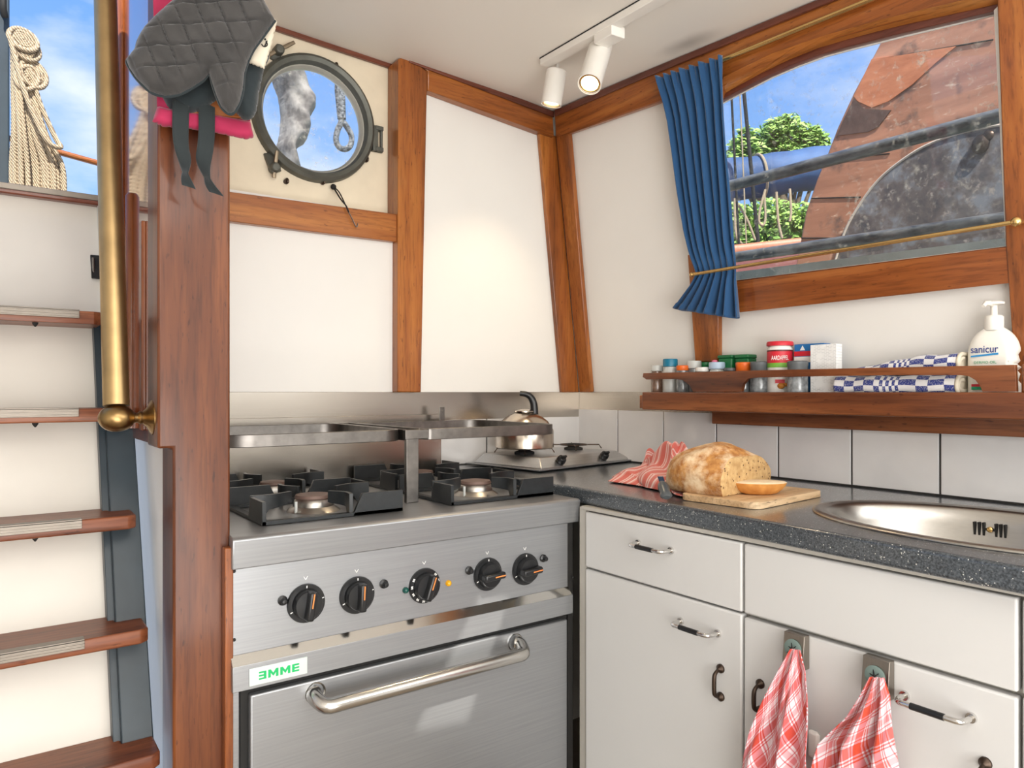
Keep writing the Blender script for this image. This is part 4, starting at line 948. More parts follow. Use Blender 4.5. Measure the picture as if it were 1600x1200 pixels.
XS = 1.582; ZS = -.0095
def sp_(px, x=XS): p = atX(px, 612, x); return V(p.x, p.y, ZS)
def jar(name, label, px0, px1, ptop, cap_px, body, cap, x=XS, cat='jar', shape='round', group='spice jars and tubs on the shelf', flip=False):
    """ptop: photo height of the top, cap_px: photo height where the cap ends"""
    a, b = sp_(px0, x), sp_(px1, x); c = (a + b) / 2; c.z = ZS; fw = c.x * SN + c.y * CS
    r = (px1 - px0) / 2 / F * fw; zt_ = atX((px0 + px1) / 2, ptop, x).z; zc = atX((px0 + px1) / 2, cap_px, x).z
    root = thing(name, label, cat, tuple(c), group=group)
    if shape == 'round':
        obj('body', MB().lathe([(0, ZS), (r * .90, ZS), (r * .95, ZS + .003), (r * .95, zc - .008), (r * .82, zc - .001), (r * .82, zc + .002), (0, zc + .002)], (c.x, c.y, 0), (0, 0, 1), 26), body, root)
        obj('cap', MB().lathe([(r * .86, zc), (r * .94, zc), (r, zc + .001), (r, zt_ - .003), (r * .94, zt_), (0, zt_)], (c.x, c.y, 0), (0, 0, 1), 26), cap, root)
    elif shape == 'flip':
        obj('body', MB().lathe([(0, ZS), (r * .94, ZS), (r, ZS + .004), (r, zc - .01), (r * .9, zc + .001), (0, zc + .001)], (c.x, c.y, 0), (0, 0, 1), 26), body, root)
        m = MB().lathe([(r * .93, zc), (r * .97, zc + .001), (r * .97, zt_ - .012), (r * 1.02, zt_ - .010), (r * 1.02, zt_ - .002), (r * .9, zt_), (0, zt_)], (c.x, c.y, 0), (0, 0, 1), 26)
        obj('cap', m, cap, root)
    else:
        m = MB()
        for z_, k_ in ((0, 0),): pass
        rt, rb = r, r * .84
        m.add([(c.x + sx * (rb if z == ZS else rt) * .9, c.y + sy * (rb if z == ZS else rt), z) for z in (ZS, zc) for sx, sy in ((-1, -1), (1, -1), (1, 1), (-1, 1))], [(0, 3, 2, 1), (4, 5, 6, 7), (0, 1, 5, 4), (1, 2, 6, 5), (2, 3, 7, 6), (3, 0, 4, 7)])
        obj('body', m, body, root, bev=.004)
        obj('cap', MB().box((c.x - r * .98, c.y - r * 1.05, zc), (c.x + r * .98, c.y + r * 1.05, zt_)), cap, root, bev=.003)
    return root, c, r, zc, zt_
jar('spice_jar', 'clear spice jar with a grey lid, first on the shelf from the left', 1017, 1036, 571, 580, 'spice_brown', 'frost')
jar('spice_jar', 'clear spice jar with a teal lid near the left end of the shelf', 1036, 1059, 561, 573, 'frost', 'teal_cap')
r_ = jar('spice_jar', 'round jar with an orange cap and black top near the left shelf end', 1057, 1076, 571, 579, 'salt_grey', 'orange_cap', x=1.575, shape='flip')
jar('spice_jar', 'jar with a tall clear grey lid, just left of the wooden upright', 1073, 1096, 564, 576, 'salt_grey', 'frost', x=1.60)
jar('spice_jar', 'low jar with a white lid behind the solid part of the rail', 1087, 1109, 574, 581, 'white_plastic', 'white_plastic', x=1.575)
jar('plastic_tub', 'small dark green tub behind the low white lidded jar', 1095, 1110, 566, 573, 'green_plastic', 'green_plastic', x=1.625)
q = jar('spice_jar', 'jar with a pale blue scalloped lid and a pink bit on top', 1108, 1133, 566, 577, 'frost', plain('pale blue lid', (176, 196, 216), .35), x=1.585)
o = obj('pink_knob', MB().ball((q[1].x, q[1].y + .008, q[4] + .002), .007, 12, (1, 1.2, .7)), 'pink', q[0])
jar('plastic_tub', 'green tub, left one of the pair behind the orange capped jar', 1127, 1153, 555, 560, 'green_plastic', plain('dark green lid', (30, 104, 60), .4), x=1.618, shape='square', cat='tub', group='green tubs')
jar('plastic_tub', 'green tub, right one of the pair behind the orange capped jar', 1153, 1178, 554, 560, 'green_plastic', plain('dark green lid b', (34, 110, 64), .4), x=1.622, shape='square', cat='tub', group='green tubs')
jar('spice_jar', 'low dark lidded jar between the scalloped lid and the orange cap', 1131, 1151, 575, 580, 'salt_grey', 'grey_plastic', x=1.57)
q = jar('spice_jar', 'pepper jar with a flat orange cap beside the grey capped one', 1150, 1175, 566, 582, 'salt_grey', 'orange_cap', x=1.578, shape='flip')
jar('spice_jar', 'jar with a flat grey cap between the orange cap and the red topped shaker', 1173, 1201, 565, 582, 'salt_grey', 'grey_plastic', x=1.575, shape='flip')
q = jar('seasoning_shaker', 'white seasoning shaker with a red top and red label', 1199, 1239, 534, 541, 'white_plastic', 'red_label', x=1.595, cat='shaker', group='tall packs on the shelf')
rt, c, r, zc, zt_ = q
def lab_band(rt, c, r, z0, z1, mat):  # label paper wrapped round the body
    obj('label', MB().lathe([(r * .955, z0), (r * .965, z0), (r * .965, z1), (r * .955, z1)], (c.x, c.y, 0), (0, 0, 1), 30), mat, rt)
zq = lambda py, x=1.575: atX(1218, py, x).z
lab_band(rt, c, r, zq(567), zq(549), 'red_label'); lab_band(rt, c, r, zq(549), zq(546.5), plain('maroon band', (96, 24, 30), .5)); lab_band(rt, c, r, zq(574), zq(567), 'lime')
fd = -Vector((c.x, c.y, 0)).normalized(); rg = Vector((-fd.y, fd.x, 0)) ; rg = rg if rg.dot(Vector((CS, -SN, 0))) > 0 else -rg
text('lettering', 'AARDAPPEL', 'white_ink', rt, V(c.x, c.y, zq(562.5)) + fd * (r * .99) - rg * r * .62, rg, (0, 0, 1), .0105, fit=r * 1.24, bold=.0)
m = MB(); p = V(c.x, c.y, zq(603)) + fd * (r * .965) + rg * .002; m.ball(p, .011, 12, (.5, 1.0, .7)); m.ball(p + rg * .009 + V(0, 0, .003), .007, 10, (.5, 1, .7)); obj('label_picture', m, plain('golden potatoes print', (208, 134, 50), .6, var=.3, scale=120), rt)
obj('label_patch', MB().obox(V(c.x, c.y, zq(596)) + fd * (r * .96), rg * .011, fd * .0008, V(0, 0, .0045)), 'red_label', rt, smooth=0)
# blue carton, white carton
def carton(label, px0, px1, ptop, x, dpt, mat, name='carton'):
    a, b = atX(px0, 612, x), atX(px1, 612, x); z = atX((px0 + px1) / 2, ptop, x).z; rt = thing(name, label, 'carton', (x, (a.y + b.y) / 2, ZS), group='tall packs on the shelf')
    o = obj('box', MB().box((x, min(a.y, b.y), ZS), (x + dpt, max(a.y, b.y), z)), mat, rt, bev=.001); return rt, a.y, b.y, z
q = carton('blue carton with a white sail and red band behind the white carton', 1241, 1287, 537, 1.598, .03, 'blue_box')
rt, ya, yb, z = q; x = 1.5975
zz = lambda py: atX(1260, py, 1.5975).z
obj('red_band', MB().box((x - .0004, yb, zz(556)), (x, ya, zz(548.5))), 'red_label', rt, smooth=0)
obj('white_sail', MB().prism([(x - .0004, atX(1250, 547, x).y, zz(547)), (x - .0004, atX(1258, 547, x).y, zz(547)), (x - .0004, atX(1254, 540, x).y, zz(539.5))], (.0003, 0, 0)), 'white_ink', rt, smooth=0)
obj('white_panel', MB().box((x - .0004, yb, zz(566)), (x, ya, zz(557))), 'white_ink', rt, smooth=0)
t = MT('white carton with small print'); br = t.n('ShaderNodeTexBrick'); t.l(t.coord((0, 0, 0)), br.inputs[0])
cx_ = t.n('ShaderNodeTexCoord'); sx_ = t.n('ShaderNodeSeparateXYZ'); cm = t.n('ShaderNodeCombineXYZ'); t.l(cx_.outputs['Object'], sx_.inputs[0]); t.l(sx_.outputs['Y'], cm.inputs[0]); t.l(sx_.outputs['Z'], cm.inputs[1]); t.l(cm.outputs[0], br.inputs[0])
br.inputs['Scale'].default_value = 1; br.inputs['Brick Width'].default_value = .011; br.inputs['Row Height'].default_value = .0033; br.inputs['Mortar Size'].default_value = .0011
br.inputs['Color1'].default_value = rgb(196, 196, 196); br.inputs['Color2'].default_value = rgb(214, 214, 214); br.inputs['Mortar'].default_value = rgb(238, 238, 236)
t.set(t.mix(t.ramp(t.noise(t.coord(), 55, 1), [(.42, (0, 0, 0, 1)), (.5, (1, 1, 1, 1))]), rgb(238, 238, 236), br.outputs[0]), .5); M['white_carton'] = t.m
carton('white carton printed with fine grey text beside the folded towels', 1266, 1307, 538, 1.572, .024, 'white_carton')
jar('spice_jar', 'pepper jar with a flat grey cap in front of the blue carton', 1231, 1262, 564, 580, 'salt_grey', 'grey_plastic', x=1.560, shape='flip')

# folded terry towels
def towel(name, label, px0, px1, z0, z1, xf, dpt, rollr, slope=0, wedge=0):
    a, b = atX(px0, 612, xf), atX(px1, 612, xf); h = z1 - z0; n_l = 4
    prof = []                                   # folded section in (x, z): flat pack with a rounded front fold
    for i in range(13): a_ = PI / 2 + PI * i / 12; prof.append((xf + h / 2 + math.cos(a_) * h / 2, z0 + h / 2 + math.sin(a_) * h / 2))
    prof = [(xf + dpt, z1)] + prof + [(xf + dpt, z0)]
    def f(u, v):
        k = v * (len(prof) - 1); i = min(int(k), len(prof) - 2); q = k - i
        x, z = prof[i][0] * (1 - q) + prof[i + 1][0] * q, prof[i][1] * (1 - q) + prof[i + 1][1] * q
        y = a.y + (b.y - a.y) * u
        if wedge: z = z0 + (z - z0) * (wedge + (1 - wedge) * min(1, u * 1.6))
        z += slope * (u - .5) + .0012 * math.sin(u * 20 + v * 4); x += .002 * math.sin(u * 13)
        return V(x, y, max(z, z0 - .001))
    o = obj(name, MB().grid(f, 60, 28), 'terry', smooth=1.5, solid=.002)
    sec = [f(1, i / 28) for i in range(29)]; dy = V(0, -.0025, 0)
    e_ = obj('folded_edge', MB().prism(sec, dy), 'cream_cloth', o, bev=.0008)
    zc_ = (sec[0].z + sec[-1].z) / 2; sp = []
    for i in range(46):
        k_ = 1 - i / 60; q_ = sec[int((i * 2) % 28)] if 0 else sec[min(28, int(i * 28 / 22))] if i < 22 else sec[max(0, 28 - int((i - 22) * 28 / 24))]
        c_ = V(q_.x + .012, q_.y, zc_); sp.append(c_.lerp(q_, .93 if i < 22 else .5) + dy)
    obj('hem', MB().tube(smooth_path(sp, 90), .0042, 8), 'cream_cloth', e_, smooth=1.5)
    tag(o, label, 'towel', 'folded blue checked towels'); return a, b
a, b = towel('folded_towel', 'lower of the two folded blue and white checked towels', 1302, 1492, ZS + .0015, ZS + .043, 1.548, .075, 0)
towel('folded_towel', 'upper of the two folded blue and white checked towels, wedge shaped', 1335, 1494, ZS + .0465, ZS + .083, 1.556, .070, 0, .004, .45)
for k_, (zc, rr) in enumerate(((.033, .009), (.014, .012))):   # rolled ends showing the cream edge
    pass
# soap bottle
XBt = 1.575; a, b = atX(1507, 600, XBt), atX(1588, 600, XBt); by = (a.y + b.y) / 2; hw = abs(a.y - b.y) / 2
bt = thing('soap_bottle', 'white pump bottle of hand soap at the right end of the shelf', 'bottle', (XBt + .012, by, ZS))
zq = lambda py: atX(1546, py, XBt).z
zsh, zneck = zq(534), zq(509)
prof = []
nL = 22
for i in range(nL + 1):
    v = i / nL; z = ZS + v * (zneck - ZS); hs = ZS + (zneck - ZS) * .55
    k = hw if z < hs else hw * math.sqrt(max(.0, 1 - ((z - hs) / (zneck - hs)) ** 2.3)); k = max(k, .013)
    if i == 0: k = hw * .94
    prof.append((k, z))
def bf(u, v):
    k, z = prof[min(nL, int(round(v * nL)))]; a_ = u * 2 * PI; ca, sa = math.cos(a_), math.sin(a_)
    y = by + math.copysign(abs(ca) ** .6, ca) * k; 
    if ca < -.55 and ZS + .02 < z < zq(545): y += .0035 * (1 + math.sin((z - ZS) * 420))          # grip ribs
    dx = .020 * min(1, k / hw * 1.1)
    return V(XBt + .020 + math.copysign(abs(sa) ** .7, sa) * dx, y, z)
obj('body', MB().grid(bf, 48, nL, True), 'bottle_white', bt, smooth=1.2)
obj('collar', MB().lathe([(.0150, zneck - .008), (.0165, zneck - .004), (.0165, zneck + .018), (.0135, zneck + .021), (0, zneck + .021)], (XBt + .02, by, 0), (0, 0, 1), 26), 'bottle_white', bt)
zt_ = zq(470)
pm = MB().lathe([(.006, zneck + .02), (.006, zt_ - .008), (.017, zt_ - .006), (.018, zt_ - .002), (.012, zt_ + .001), (0, zt_ + .002)], (XBt + .02, by, 0), (0, 0, 1), 26); pm.tube([(XBt + .02, by, zt_ - .004), (XBt - .008, by + .004, zt_ - .005), (XBt - .016, by + .005, zt_ - .011)], [.006, .0045, .0035], 10)
obj('pump', pm, 'bottle_white', bt)
fx = XBt - .0008; yL = atX(1517, 545, fx).y; yR = atX(1560, 545, fx).y
text('lettering', 'sanicur', 'ink_blue', bt, (fx, yL, zq(551)), (0, -1, 0), (0, 0, 1), .0135, fit=yL - yR, bold=.006, depth=.0006)
obj('wave_mark', MB().prism([(fx - .0006, yL, zq(555)), (fx - .0006, yR, zq(551.5)), (fx - .0006, yR, zq(554.5)), (fx - .0006, yL, zq(557.5))], (.0004, 0, 0)), 'ink_cyan', bt, smooth=0)
yL = atX(1522, 566, fx).y; yR = atX(1557, 566, fx).y
text('lettering', 'DERMO OIL', 'ink_green', bt, (fx, yL, zq(568)), (0, -1, 0), (0, 0, 1), .005, fit=yL - yR, depth=.0006)
ya, yb = atX(1518, 600, fx).y, atX(1536, 600, fx).y
obj('red_mark', MB().box((fx - .001, yb, zq(604)), (fx, ya, zq(600))), 'red_label', bt, smooth=0); obj('green_mark', MB().box((fx - .001, yb, zq(609)), (fx, ya, zq(604.2))), 'ink_green', bt, smooth=0)

# ------------------------------------------------------------------ CURTAIN AND BRASS RODS
ra, rb = onB(1100, 106, .036), onB(1360, 0, .036); rd = (rb - ra)
rod = thing('curtain_rod', 'upper slim brass curtain rod running along the window beam', 'curtain rod', tuple(ra), group='brass curtain rods')
obj('rod', MB().tube([ra, ra + rd * 2.0], .0062, 14), 'bright_brass', rod)
for q in (.04, 1.95):
    p = ra + rd * q; obj('bracket', MB().tube([p, p - NB * .014], .004, 10), 'bright_brass', rod)
ra, rb = onB(1081, 429, .076), onB(1588, 346.5, .076)
rod = thing('curtain_rod', 'lower slim brass rod with ball ends across the window foot', 'curtain rod', tuple(ra), group='brass curtain rods')
obj('rod', MB().tube([ra, rb], .0046, 12), 'bright_brass', rod)
for p, r_ in ((ra, .0065), (rb, .0095)):
    e = obj('end_knob', MB().ball(p, r_, 14), 'bright_brass', rod); obj('bracket', MB().tube([p, p - NB * (.076 - .022)], .0035, 10), 'bright_brass', e)
fB = lambda x, y: onB(x, y, .052)
cl = [(1027, 121), (1039, 160), (1046, 190), (1053, 240), (1060, 300), (1069, 360), (1079, 405), (1088, 428), (1080, 445), (1066, 464), (1053, 482)]
cR = [(1130, 88), (1132, 130), (1134, 180), (1138, 240), (1143, 300), (1147, 360), (1150, 405), (1151, 424), (1152, 445), (1154, 470), (1156, 498)]
def cf(u, v):
    nv = 80; j = v * nv; i = min(int(j), nv - 1); q = j - i
    Lp, Rp = CL[i].lerp(CL[i + 1], q), CR[i].lerp(CR[i + 1], q); p = Lp.lerp(Rp, u)
    tie = math.exp(-((v - .79) / .05) ** 2); head = math.exp(-((v - 0) / .10) ** 2)
    a_ = .0105 * (1 - .62 * tie) * (1 + .25 * (v > .79) * (v - .79) / .21 * 3)
    ph = u * 2 * PI * 7.5 + .9 * math.sin(u * 5) + .35 * math.sin(v * 6 + u * 4)
    w_ = math.sin(ph); w_ = math.copysign(abs(w_) ** .8, w_) + .3 * math.sin(u * 2 * PI * 3.2 + v * 3 + 1)
    if head > .05: w_ = w_ * (1 - .35 * head) + .6 * head * math.sin(ph * 2.0)
    return p + NB * (a_ * w_) + V(0, 0, .0035 * math.sin(ph * 1.0 + .6) * (1 if v > .97 or v < .02 else 0))
CL, CR = rowof([V(x, y, 0) for x, y in cl], 80), rowof([V(x, y, 0) for x, y in cR], 80)
CL = [fB(p.x, p.y) for p in CL]; CR = [fB(p.x, p.y) for p in CR]
cu = MB().grid(cf, 150, 90)
tag(obj('curtain', cu, 'curtain', solid=.0012, smooth=1.5), 'gathered deep blue curtain left of the window, tucked behind the lower rod', 'curtain')

# ------------------------------------------------------------------ TRACK LIGHT
tr = thing('track_light', 'white ceiling track with two white spot heads', 'track light', tuple(onC(930, 40)))
a, b = onC(851, 93), onC(1015, -2); d = (b - a).normalized(); b = a + d * ((b - a).length * 1.5); s_ = d.cross(V(0, 0, 1)).normalized() * .016
obj('track', MB().obox((a + b) / 2 + V(0, 0, -.010), (b - a) / 2, s_, V(0, 0, .010)), 'lamp_white', tr, bev=.0015)
sd = s_.normalized() if s_.dot(V(-1, 0, 0)) > 0 else -s_.normalized()
obj('shade_strip', MB().obox((a + b) / 2 + V(0, 0, -.0012) + sd * .0165, (b - a) / 2, s_ * .06, V(0, 0, .0012)), 'gapdark', tr, smooth=0)  # dark strip standing in for the shade beside the track
pc = onC(952, 56, .028); obj('feed_box', MB().obox(pc, d * .034, s_ * 1.35, V(0, 0, .014)), 'lamp_white', tr, bev=.002)
def head(top, bot, stem_from, r, on):
    ax_ = (bot - top).normalized(); ln = (bot - top).length
    h = obj('spot_head', MB().lathe([(0, 0), (r * .9, 0), (r, .003), (r, ln), (r * .93, ln), (r * .86, ln - .006), (r * .80, ln - .008)], top, ax_, 32), 'lamp_white', tr)
    obj('trim_ring', MB().lathe([(r * .90, ln - .001), (r * .90, ln - .004), (r * .74, ln - .006), (r * .74, ln - .003)], top, ax_, 32), 'bright_brass', h)
    obj('bulb', MB().lathe([(0, ln - .003), (r * .45, ln - .0035), (r * .75, ln - .007)], top, ax_, 28), on, h)
    obj('stem', MB().tube([stem_from, top + ax_ * .002], .0055, 10), 'lamp_white', h)
    return top + ax_ * (ln + .006), ax_
fw0 = onC(870, 97).dot(Vector((SN, CS, 0)))
t1, b1 = pt(870, 110, fw0), pt(861, 164, fw0 + .01)
e1, ax1 = head(t1, b1, pt(871, 98, fw0), .029, 'lamp_dim')
fw1 = onC(938, 60).dot(Vector((SN, CS, 0)))
t2, b2 = pt(939, 72, fw1), pt(921, 132, fw1 - .075)
e2, ax2 = head(t2, b2, pt(938, 62, fw1), .030, 'lamp_on')
for nm, e_, a_, en in (('spot_lamp_light', e1, ax1, 5), ('spot_lamp_light', e2, ax2, 6)):
    add_light(nm, 'SPOT', tuple(e_), tuple(e_ + a_), en, (1, .78, .50), spot_size=1.5, spot_blend=.8, shadow_soft_size=.02)

# ------------------------------------------------------------------ LADDER, SILL, HANDRAIL
lad = thing('companionway_ladder', 'steep boat ladder with varnished treads and blue black steel side', 'ladder', (-.1, 1.3, ZF))
def yfr(z): return 1.572 + .383 * z
def beam_yz(x0, x1, off0, off1, z0, z1): # sloping member, section between two offsets behind the ladder's front line
    return [(x0, yfr(z0) + off0, z0), (x0, yfr(z0) + off1, z0), (x0, yfr(z1) + off1, z1), (x0, yfr(z1) + off0, z1)]
xs0, xs1 = .181, .229
obj('stringer', MB().prism(beam_yz(xs0, xs1, 0, .045, ZF, .14), (xs1 - xs0, 0, 0)), 'blueblack', lad, bev=.002)
obj('stringer', MB().prism(beam_yz(-.50, 0, 0, .045, ZF, .14), (.048, 0, 0)), 'blueblack', lad, bev=.002)
obj('back_board', MB().prism(beam_yz(-.452, 0, .040, .052, ZF, .14), (.452 + xs0, 0, 0)), 'tread_white', lad, smooth=0)
# inner angle iron beside the back board
obj('angle_iron', MB().prism(beam_yz(.170, 0, .012, .041, ZF, .145), (.012, 0, 0)), 'blueblack', lad, bev=.001)
TR = [(.150, .175, 124, 487), (-.030, .214, 123, 648), (-.2165, .214, 128, 815), (-.399, .222, 132, 990), (-.582, .228, 134, 1170), (-.765, .228, 134, 1300), (-.945, .228, 134, 1400)]
for i, (z, xe, npx, _) in enumerate(TR):
    yf_ = 1.498 + .383 * z; yb_ = yfr(z) + .042
    m = MB().prism([(-.50, yf_, z - .024), (xe - .012, yf_, z - .024), (xe, yf_ + .010, z - .024), (xe, yfr(z) + (.0 if i else .04), z - .024), (xs0, yfr(z) + (.0 if i else .04), z - .024), (xs0, yb_, z - .024), (-.50, yb_, z - .024)], (0, 0, .024))
    td = obj('tread', m, wood('tread', 'x'), lad, bev=.003)
    xn = atY(npx, 600, yf_).x
    m = MB(); m.box((-.50, yf_ - .003, z - .014), (xn, yf_ + .001, z + .001))
    for q in range(3): m.box((-.50, yf_ - .0045, z - .012 + q * .0045), (xn, yf_ - .002, z - .0095 + q * .0045))
    m.box((-.50, yf_ - .003, z - .001), (xn, yf_ + .016, z + .002))
    obj('nosing_strip', m, 'nosing', td, bev=.0006)
    if i < 3:
        x_ = atY(55, 600, yf_ + .02).x; obj('screw_tip', MB().lathe([(.005, 0), (.0045, -.003), (.001, -.008)], (x_, yf_ + .02, z - .024), (0, 0, 1), 10), 'gapdark', td)
# upper white bulkhead between the top tread and the sill
zsill = atY(150, 322, 1.775).z
struct('wall_left.003', MB().prism([(-.8, 1.700, .135), (-.8, 1.712, .135), (-.8, 1.80, zsill + .01), (-.8, 1.788, zsill + .01)], (.8 + .196, 0, 0)), 'tread_white', 'white painted board between the top ladder tread and the sill', 'wall', smooth=0)
struct('trim_26', MB().prism([(.192, 1.690, .12), (.192, 1.72, .12), (.192, 1.805, zsill + .02), (.192, 1.775, zsill + .02)], (.030, 0, 0)), 'frost', 'pale grey edge strip at the right of the white board', 'trim')
zs1 = atY(150, 306, 1.76).z
sill = thing('companionway_sill', 'varnished hatch sill capped with a grey strip at the top of the ladder', 'sill', (0, 1.80, zsill))
obj('sill_board', MB().box((-.8, 1.765, zsill), (.235, 1.92, zs1 - .006)), wood('dark', 'x'), sill, bev=.003)
obj('metal_strip', MB().box((-.8, 1.760, zs1 - .010), (.235, 1.80, zs1 + .002)), 'nosing', sill, bev=.001)
c = atY(149, 417, 1.735)
lt = thing('cupboard_catch', 'small black catch at the edge of the white board above the top tread', 'catch', tuple(c))
obj('plate', MB().obox(c, V(.008, 0, 0), V(0, .004, .0), V(0, .012, .026)), 'gapdark', lt, bev=.001)
obj('bolt', MB().tube([c + V(-.004, -.008, -.018), c + V(-.004, -.002, .018)], .003, 8), 'bar_steel', lt)

hr = thing('handrail', 'worn brass handrail beside the ladder ending in a round knob', 'handrail', (.171, 1.328, -.043))
kb_ = V(.171, 1.328, -.043); top = V(.171, 1.50, .88)
obj('pole', MB().tube([kb_ + V(0, .004, .02), kb_.lerp(top, .5), top], [.0198, .0190, .0178], 26), 'brass', hr)
obj('end_knob', MB().ball(kb_, .0245, 28, (1.12, 1, .92)), 'old_brass', hr)
obj('bracket', MB().lathe([(.012, .018), (.009, .024), (.008, .030), (.011, .034), (.010, .038), (.016, .044), (.026, .049), (.029, .051), (.029, .053)], kb_, (1, 0, 0), 28), 'old_brass', hr)

# ------------------------------------------------------------------ OVEN MITTS, CLOTH, STRAPS ON THE POST
def inside(p, poly):
    c = False; n = len(poly)
    for i in range(n):
        (x1, y1), (x2, y2) = poly[i], poly[(i + 1) % n]
        if (y1 > p[1]) != (y2 > p[1]) and p[0] < (x2 - x1) * (p[1] - y1) / (y2 - y1) + x1: c = not c
    return c
def near(p, poly):
    best = 1e9; bp = None; n = len(poly)
    for i in range(n):
        (x1, y1), (x2, y2) = poly[i], poly[(i + 1) % n]; dx, dy = x2 - x1, y2 - y1
        t_ = max(0, min(1, ((p[0] - x1) * dx + (p[1] - y1) * dy) / (dx * dx + dy * dy + 1e-9))); q = (x1 + t_ * dx, y1 + t_ * dy)
        d = math.hypot(p[0] - q[0], p[1] - q[1])
        if d < best: best, bp = d, q
    return best, bp
def puffy(poly, fn, back, step, D, T, quilt=None, wrinkle=0.0):
    """padded cloth shape: outline in photo points, laid on fn's plane, thickness T towards back*(-1)"""
    xs = [p[0] for p in poly]; ys = [p[1] for p in poly]; nx = int((max(xs) - min(xs)) / step) + 2; ny = int((max(ys) - min(ys)) / step) + 2
    idx = {}; info = []
    def vid(i, j):
        if (i, j) in idx: return idx[(i, j)]
        p = (min(xs) - step / 2 + i * step, min(ys) - step / 2 + j * step); ins = inside(p, poly); d, bp = near(p, poly)
        if not ins or d < step * .35: p = bp; d = 0
        idx[(i, j)] = len(info); info.append((p, d)); return idx[(i, j)]
    cells = []
    for i in range(nx):
        for j in range(ny):
            c = (min(xs) - step / 2 + (i + .5) * step, min(ys) - step / 2 + (j + .5) * step)
            if inside(c, poly): cells.append((vid(i, j), vid(i + 1, j), vid(i + 1, j + 1), vid(i, j + 1)))
    back = Vector(back); vs = []; n = len(info)
    for sgn in (1, -1):
        for (p, d) in info:
            k = min(1, d / D); h = T * math.sqrt(max(0, 1 - (1 - k) ** 2)) * (1 if sgn > 0 else .6)
            if quilt and d > 0:
                sx, sy, per = quilt; 
                a_ = (p[0] * sx[0] + p[1] * sx[1]) / per; b_ = (p[0] * sy[0] + p[1] * sy[1]) / per
                g = min(abs(a_ - round(a_)), abs(b_ - round(b_))); h -= .0060 * math.exp(-(g / .05) ** 2) * k
            h += wrinkle * math.sin(p[0] * .09 + p[1] * .05) * k + wrinkle * .6 * math.sin(p[0] * .21 - p[1] * .17) * k
            if d == 0: h = .0008
            vs.append(fn(p[0], p[1]) - back * h * sgn)
    fs = cells + [tuple(n + q for q in reversed(c)) for c in cells]
    edges = {}
    for c in cells:
        for q in range(4):
            e_ = (c[q], c[(q + 1) % 4]); edges[e_] = edges.get(e_, 0) + 1
    for (a_, b_) in list(edges):
        if (b_, a_) not in edges: fs.append((b_, a_, n + a_, n + b_))
    return MB().add(vs, [f for f in fs if len(set(f)) == len(f)])
BK = Vector((SN * .55, CS, 0)).normalized()
yM = 1.205
pm1 = lambda x, y: cut(x, y, BK, BK.dot(Vector((.29, 1.165, 0))))
pm2 = lambda x, y: cut(x, y, BK, BK.dot(Vector((.29, 1.225, 0))))
mit1 = [(270, 4), (300, -22), (345, -40), (395, -30), (430, 32), (411, 58), (396, 79), (388, 96), (382, 116), (380, 140), (375, 160), (366, 176), (357, 178), (346, 168), (338, 150), (332, 132), (327, 116), (318, 126), (300, 138), (280, 148), (258, 151), (235, 144), (214, 124), (202, 106), (198, 96), (204, 88), (212, 78), (216, 64), (226, 46), (245, 26)]
mt1 = thing('oven_mitt', 'grey brown quilted oven mitt hanging in front with its thumb down', 'oven mitt', tuple(pm1(310, 60)), group='oven mitts on the post')
obj('padded_shell', puffy(mit1, pm1, BK, 1.9, 26, .026, ((.92, -.38), (.05, .99), 31), .0018), 'mitt', mt1, smooth=1.6)
# bound edge
pth = [pm1(x, y) for x, y in mit1]; obj('edge_binding', MB().tube(smooth_path(pth[4:] + [pth[0]], 110), .0022, 6), 'mitt_dark', mt1)
mit2 = [(240, 120), (262, 120), (300, 96), (330, 60), (400, 70), (412, 62), (424, 66), (420, 92), (412, 110), (408, 130), (404, 150), (402, 170), (397, 182), (389, 188), (380, 187), (370, 178), (362, 160), (345, 150), (336, 158), (325, 166), (310, 174), (292, 178), (275, 176), (262, 168), (254, 154), (244, 144)]
mt2 = thing('oven_mitt', 'dark teal oven mitt with a cream cuff patch hanging behind the quilted one', 'oven mitt', tuple(pm2(340, 100)), group='oven mitts on the post')
obj('padded_shell', puffy(mit2, pm2, BK, 2.8, 24, .022, None, .0012), 'mitt_dark', mt2, smooth=1.6)
pm3 = lambda x, y: cut(x, y, BK, BK.dot(Vector((.29, 1.188, 0))))
cuf = obj('cuff_patch', puffy([(433, 34), (425, 68), (413, 108), (388, 98), (394, 76), (412, 52), (428, 28)], pm3, BK, 2.4, 8, .006), 'cream_cloth', mt2, smooth=1.5)
lo_ = MB(); p = pm3(414, 72) - BK * .0075; lo_.torus(p, .0042, .0009, BK, 14, 5, a0=.4, a1=4.6); lo_.tube([p + V(.000, 0, -.004), p + V(.004, 0, .006)], .0010, 5); lo_.ball(p + V(.001, 0, .0075), .0016, 8)
obj('leaf_emblem', lo_, 'gapdark', cuf)
